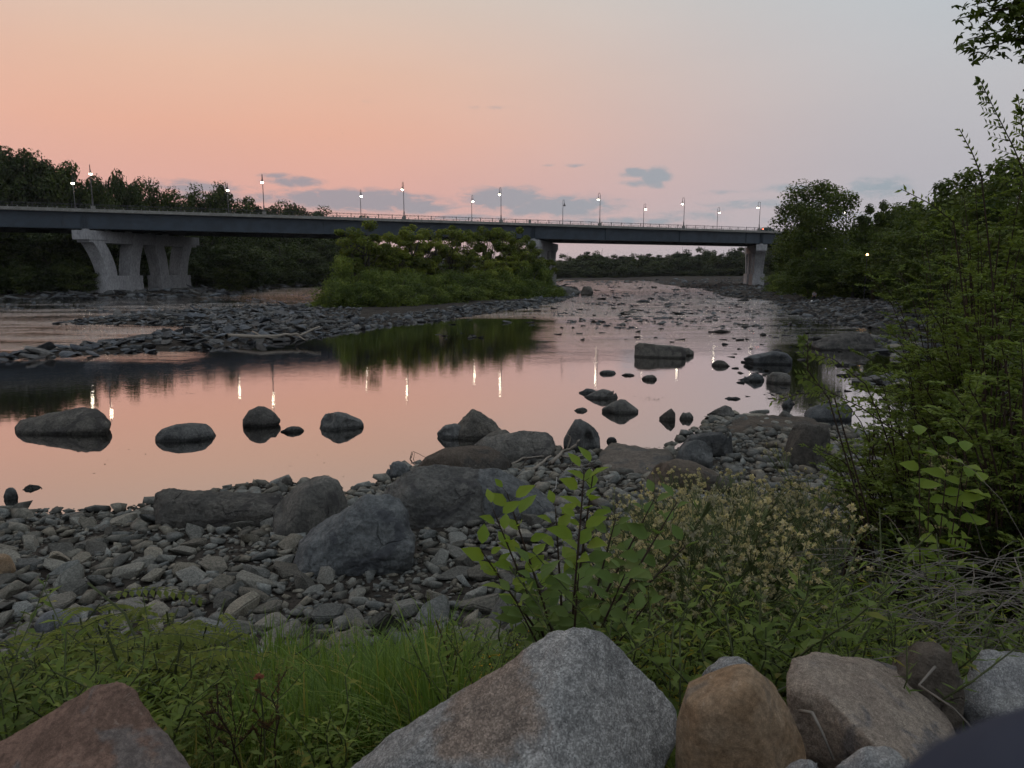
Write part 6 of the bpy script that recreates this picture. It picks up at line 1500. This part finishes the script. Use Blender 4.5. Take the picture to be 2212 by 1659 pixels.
for k in range(26):
    a = mrng.random() * 6.28; T = Vector((math.cos(a) * mrng.uniform(1, 3.4) + 1.0, math.sin(a) * mrng.uniform(1, 3.4) - 1.5, mrng.uniform(5, 9))); mb_.tube([Vector((0, .1, mrng.uniform(4.5, 7.3))), T], [.05, .01], 5, False); brs.append((T * .55 + Vector((0, 0, 2.6)), T))
mb_.build('branch', M_stemd, mt)
for i_, (a, T) in enumerate(brs):
    nn_ = 55 if i_ < 14 else 170
    for k in range(nn_):
        q = (.55 + .45 * mrng.random()) if i_ < 14 else mrng.uniform(.2, 1.05); c_ = a.lerp(T, q); sp_ = .10 if i_ < 14 else .55; p = c_ + Vector((mrng.gauss(0, sp_), mrng.gauss(0, sp_), mrng.gauss(0, sp_ * .8)))
        d0 = mrng.random() * 6.28; nn = Vector((mrng.gauss(0, .6), mrng.gauss(0, .6), 1)).normalized(); ax = nn.cross(Vector((1, 0, 0))).normalized(); ay = nn.cross(ax); ls_ = .095 * mrng.uniform(.7, 1.15) if i_ < 14 else .13
        for aa, l_ in ((0, 1), (.85, .8), (-.85, .8), (1.9, .5), (-1.9, .5)): lv.add(p, ax * math.cos(d0 + aa) + ay * math.sin(d0 + aa) + Vector((0, 0, -.25)), nn, ls_ * l_, ls_ * .36)
lv.build('leaves', L_right, mt)

# prototypes that ended up unused go away
dead = []
for o in list(bpy.data.objects):
    if o.type == 'EMPTY' and o.parent is None and 'label' not in o.keys(): dead += [o.name] + [c_.name for c_ in o.children_recursive]
for n_ in dead: bpy.data.objects.remove(bpy.data.objects[n_])
for o in bpy.data.objects:
    if '_used' in o.keys(): del o['_used']

# thin evening haze
m = bpy.data.materials.new('haze'); m.use_nodes = True; t = NT(m.node_tree)
for n in list(t.n): t.n.remove(n)
out = t.new('ShaderNodeOutputMaterial'); pv_ = t.new('ShaderNodeVolumePrincipled'); pv_.inputs['Color'].default_value = (.85, .87, .9, 1); pv_.inputs['Density'].default_value = .00007; pv_.inputs['Anisotropy'].default_value = .2
t.l.new(pv_.outputs[0], out.inputs['Volume'])
mb = MB(); mb.box((0, 500, 24), (4300, 4700, 30)); o = mb.build('haze', m); tag(o, 'thin evening haze over the river', 'haze', kind='stuff')

# floating scum and bits of weed on the pool
M_scum = leaf_mat('floating_bits', (.03, .03, .022), (.07, .065, .045), .1)
P_, D_, N_, L_ = [], [], [], []
for cu, cv_, su, sv, n_ in [(1410, 862, 16, 3, 60), (1385, 968, 18, 2, 26), (1590, 930, 20, 2, 22), (405, 850, 16, 1.5, 14), (70, 1052, 10, 2, 8), (740, 1008, 60, 22, 10), (300, 1000, 90, 20, 8)]:
    for _ in range(n_):
        p = G(cu + random.gauss(0, su), cv_ + random.gauss(0, sv), .006); P_.append(p); a = random.random() * 6.28; D_.append((math.cos(a), math.sin(a), 0)); N_.append((0, 0, 1)); L_.append(random.uniform(.03, .11))
V, F = leaves(P_, D_, N_, np.array(L_), np.array(L_) * .35, .02)
tag(obj('floating_debris', mesh_np('floating_debris', V, F), M_scum), 'small dark bits of weed floating on the still pool', 'debris', kind='stuff')
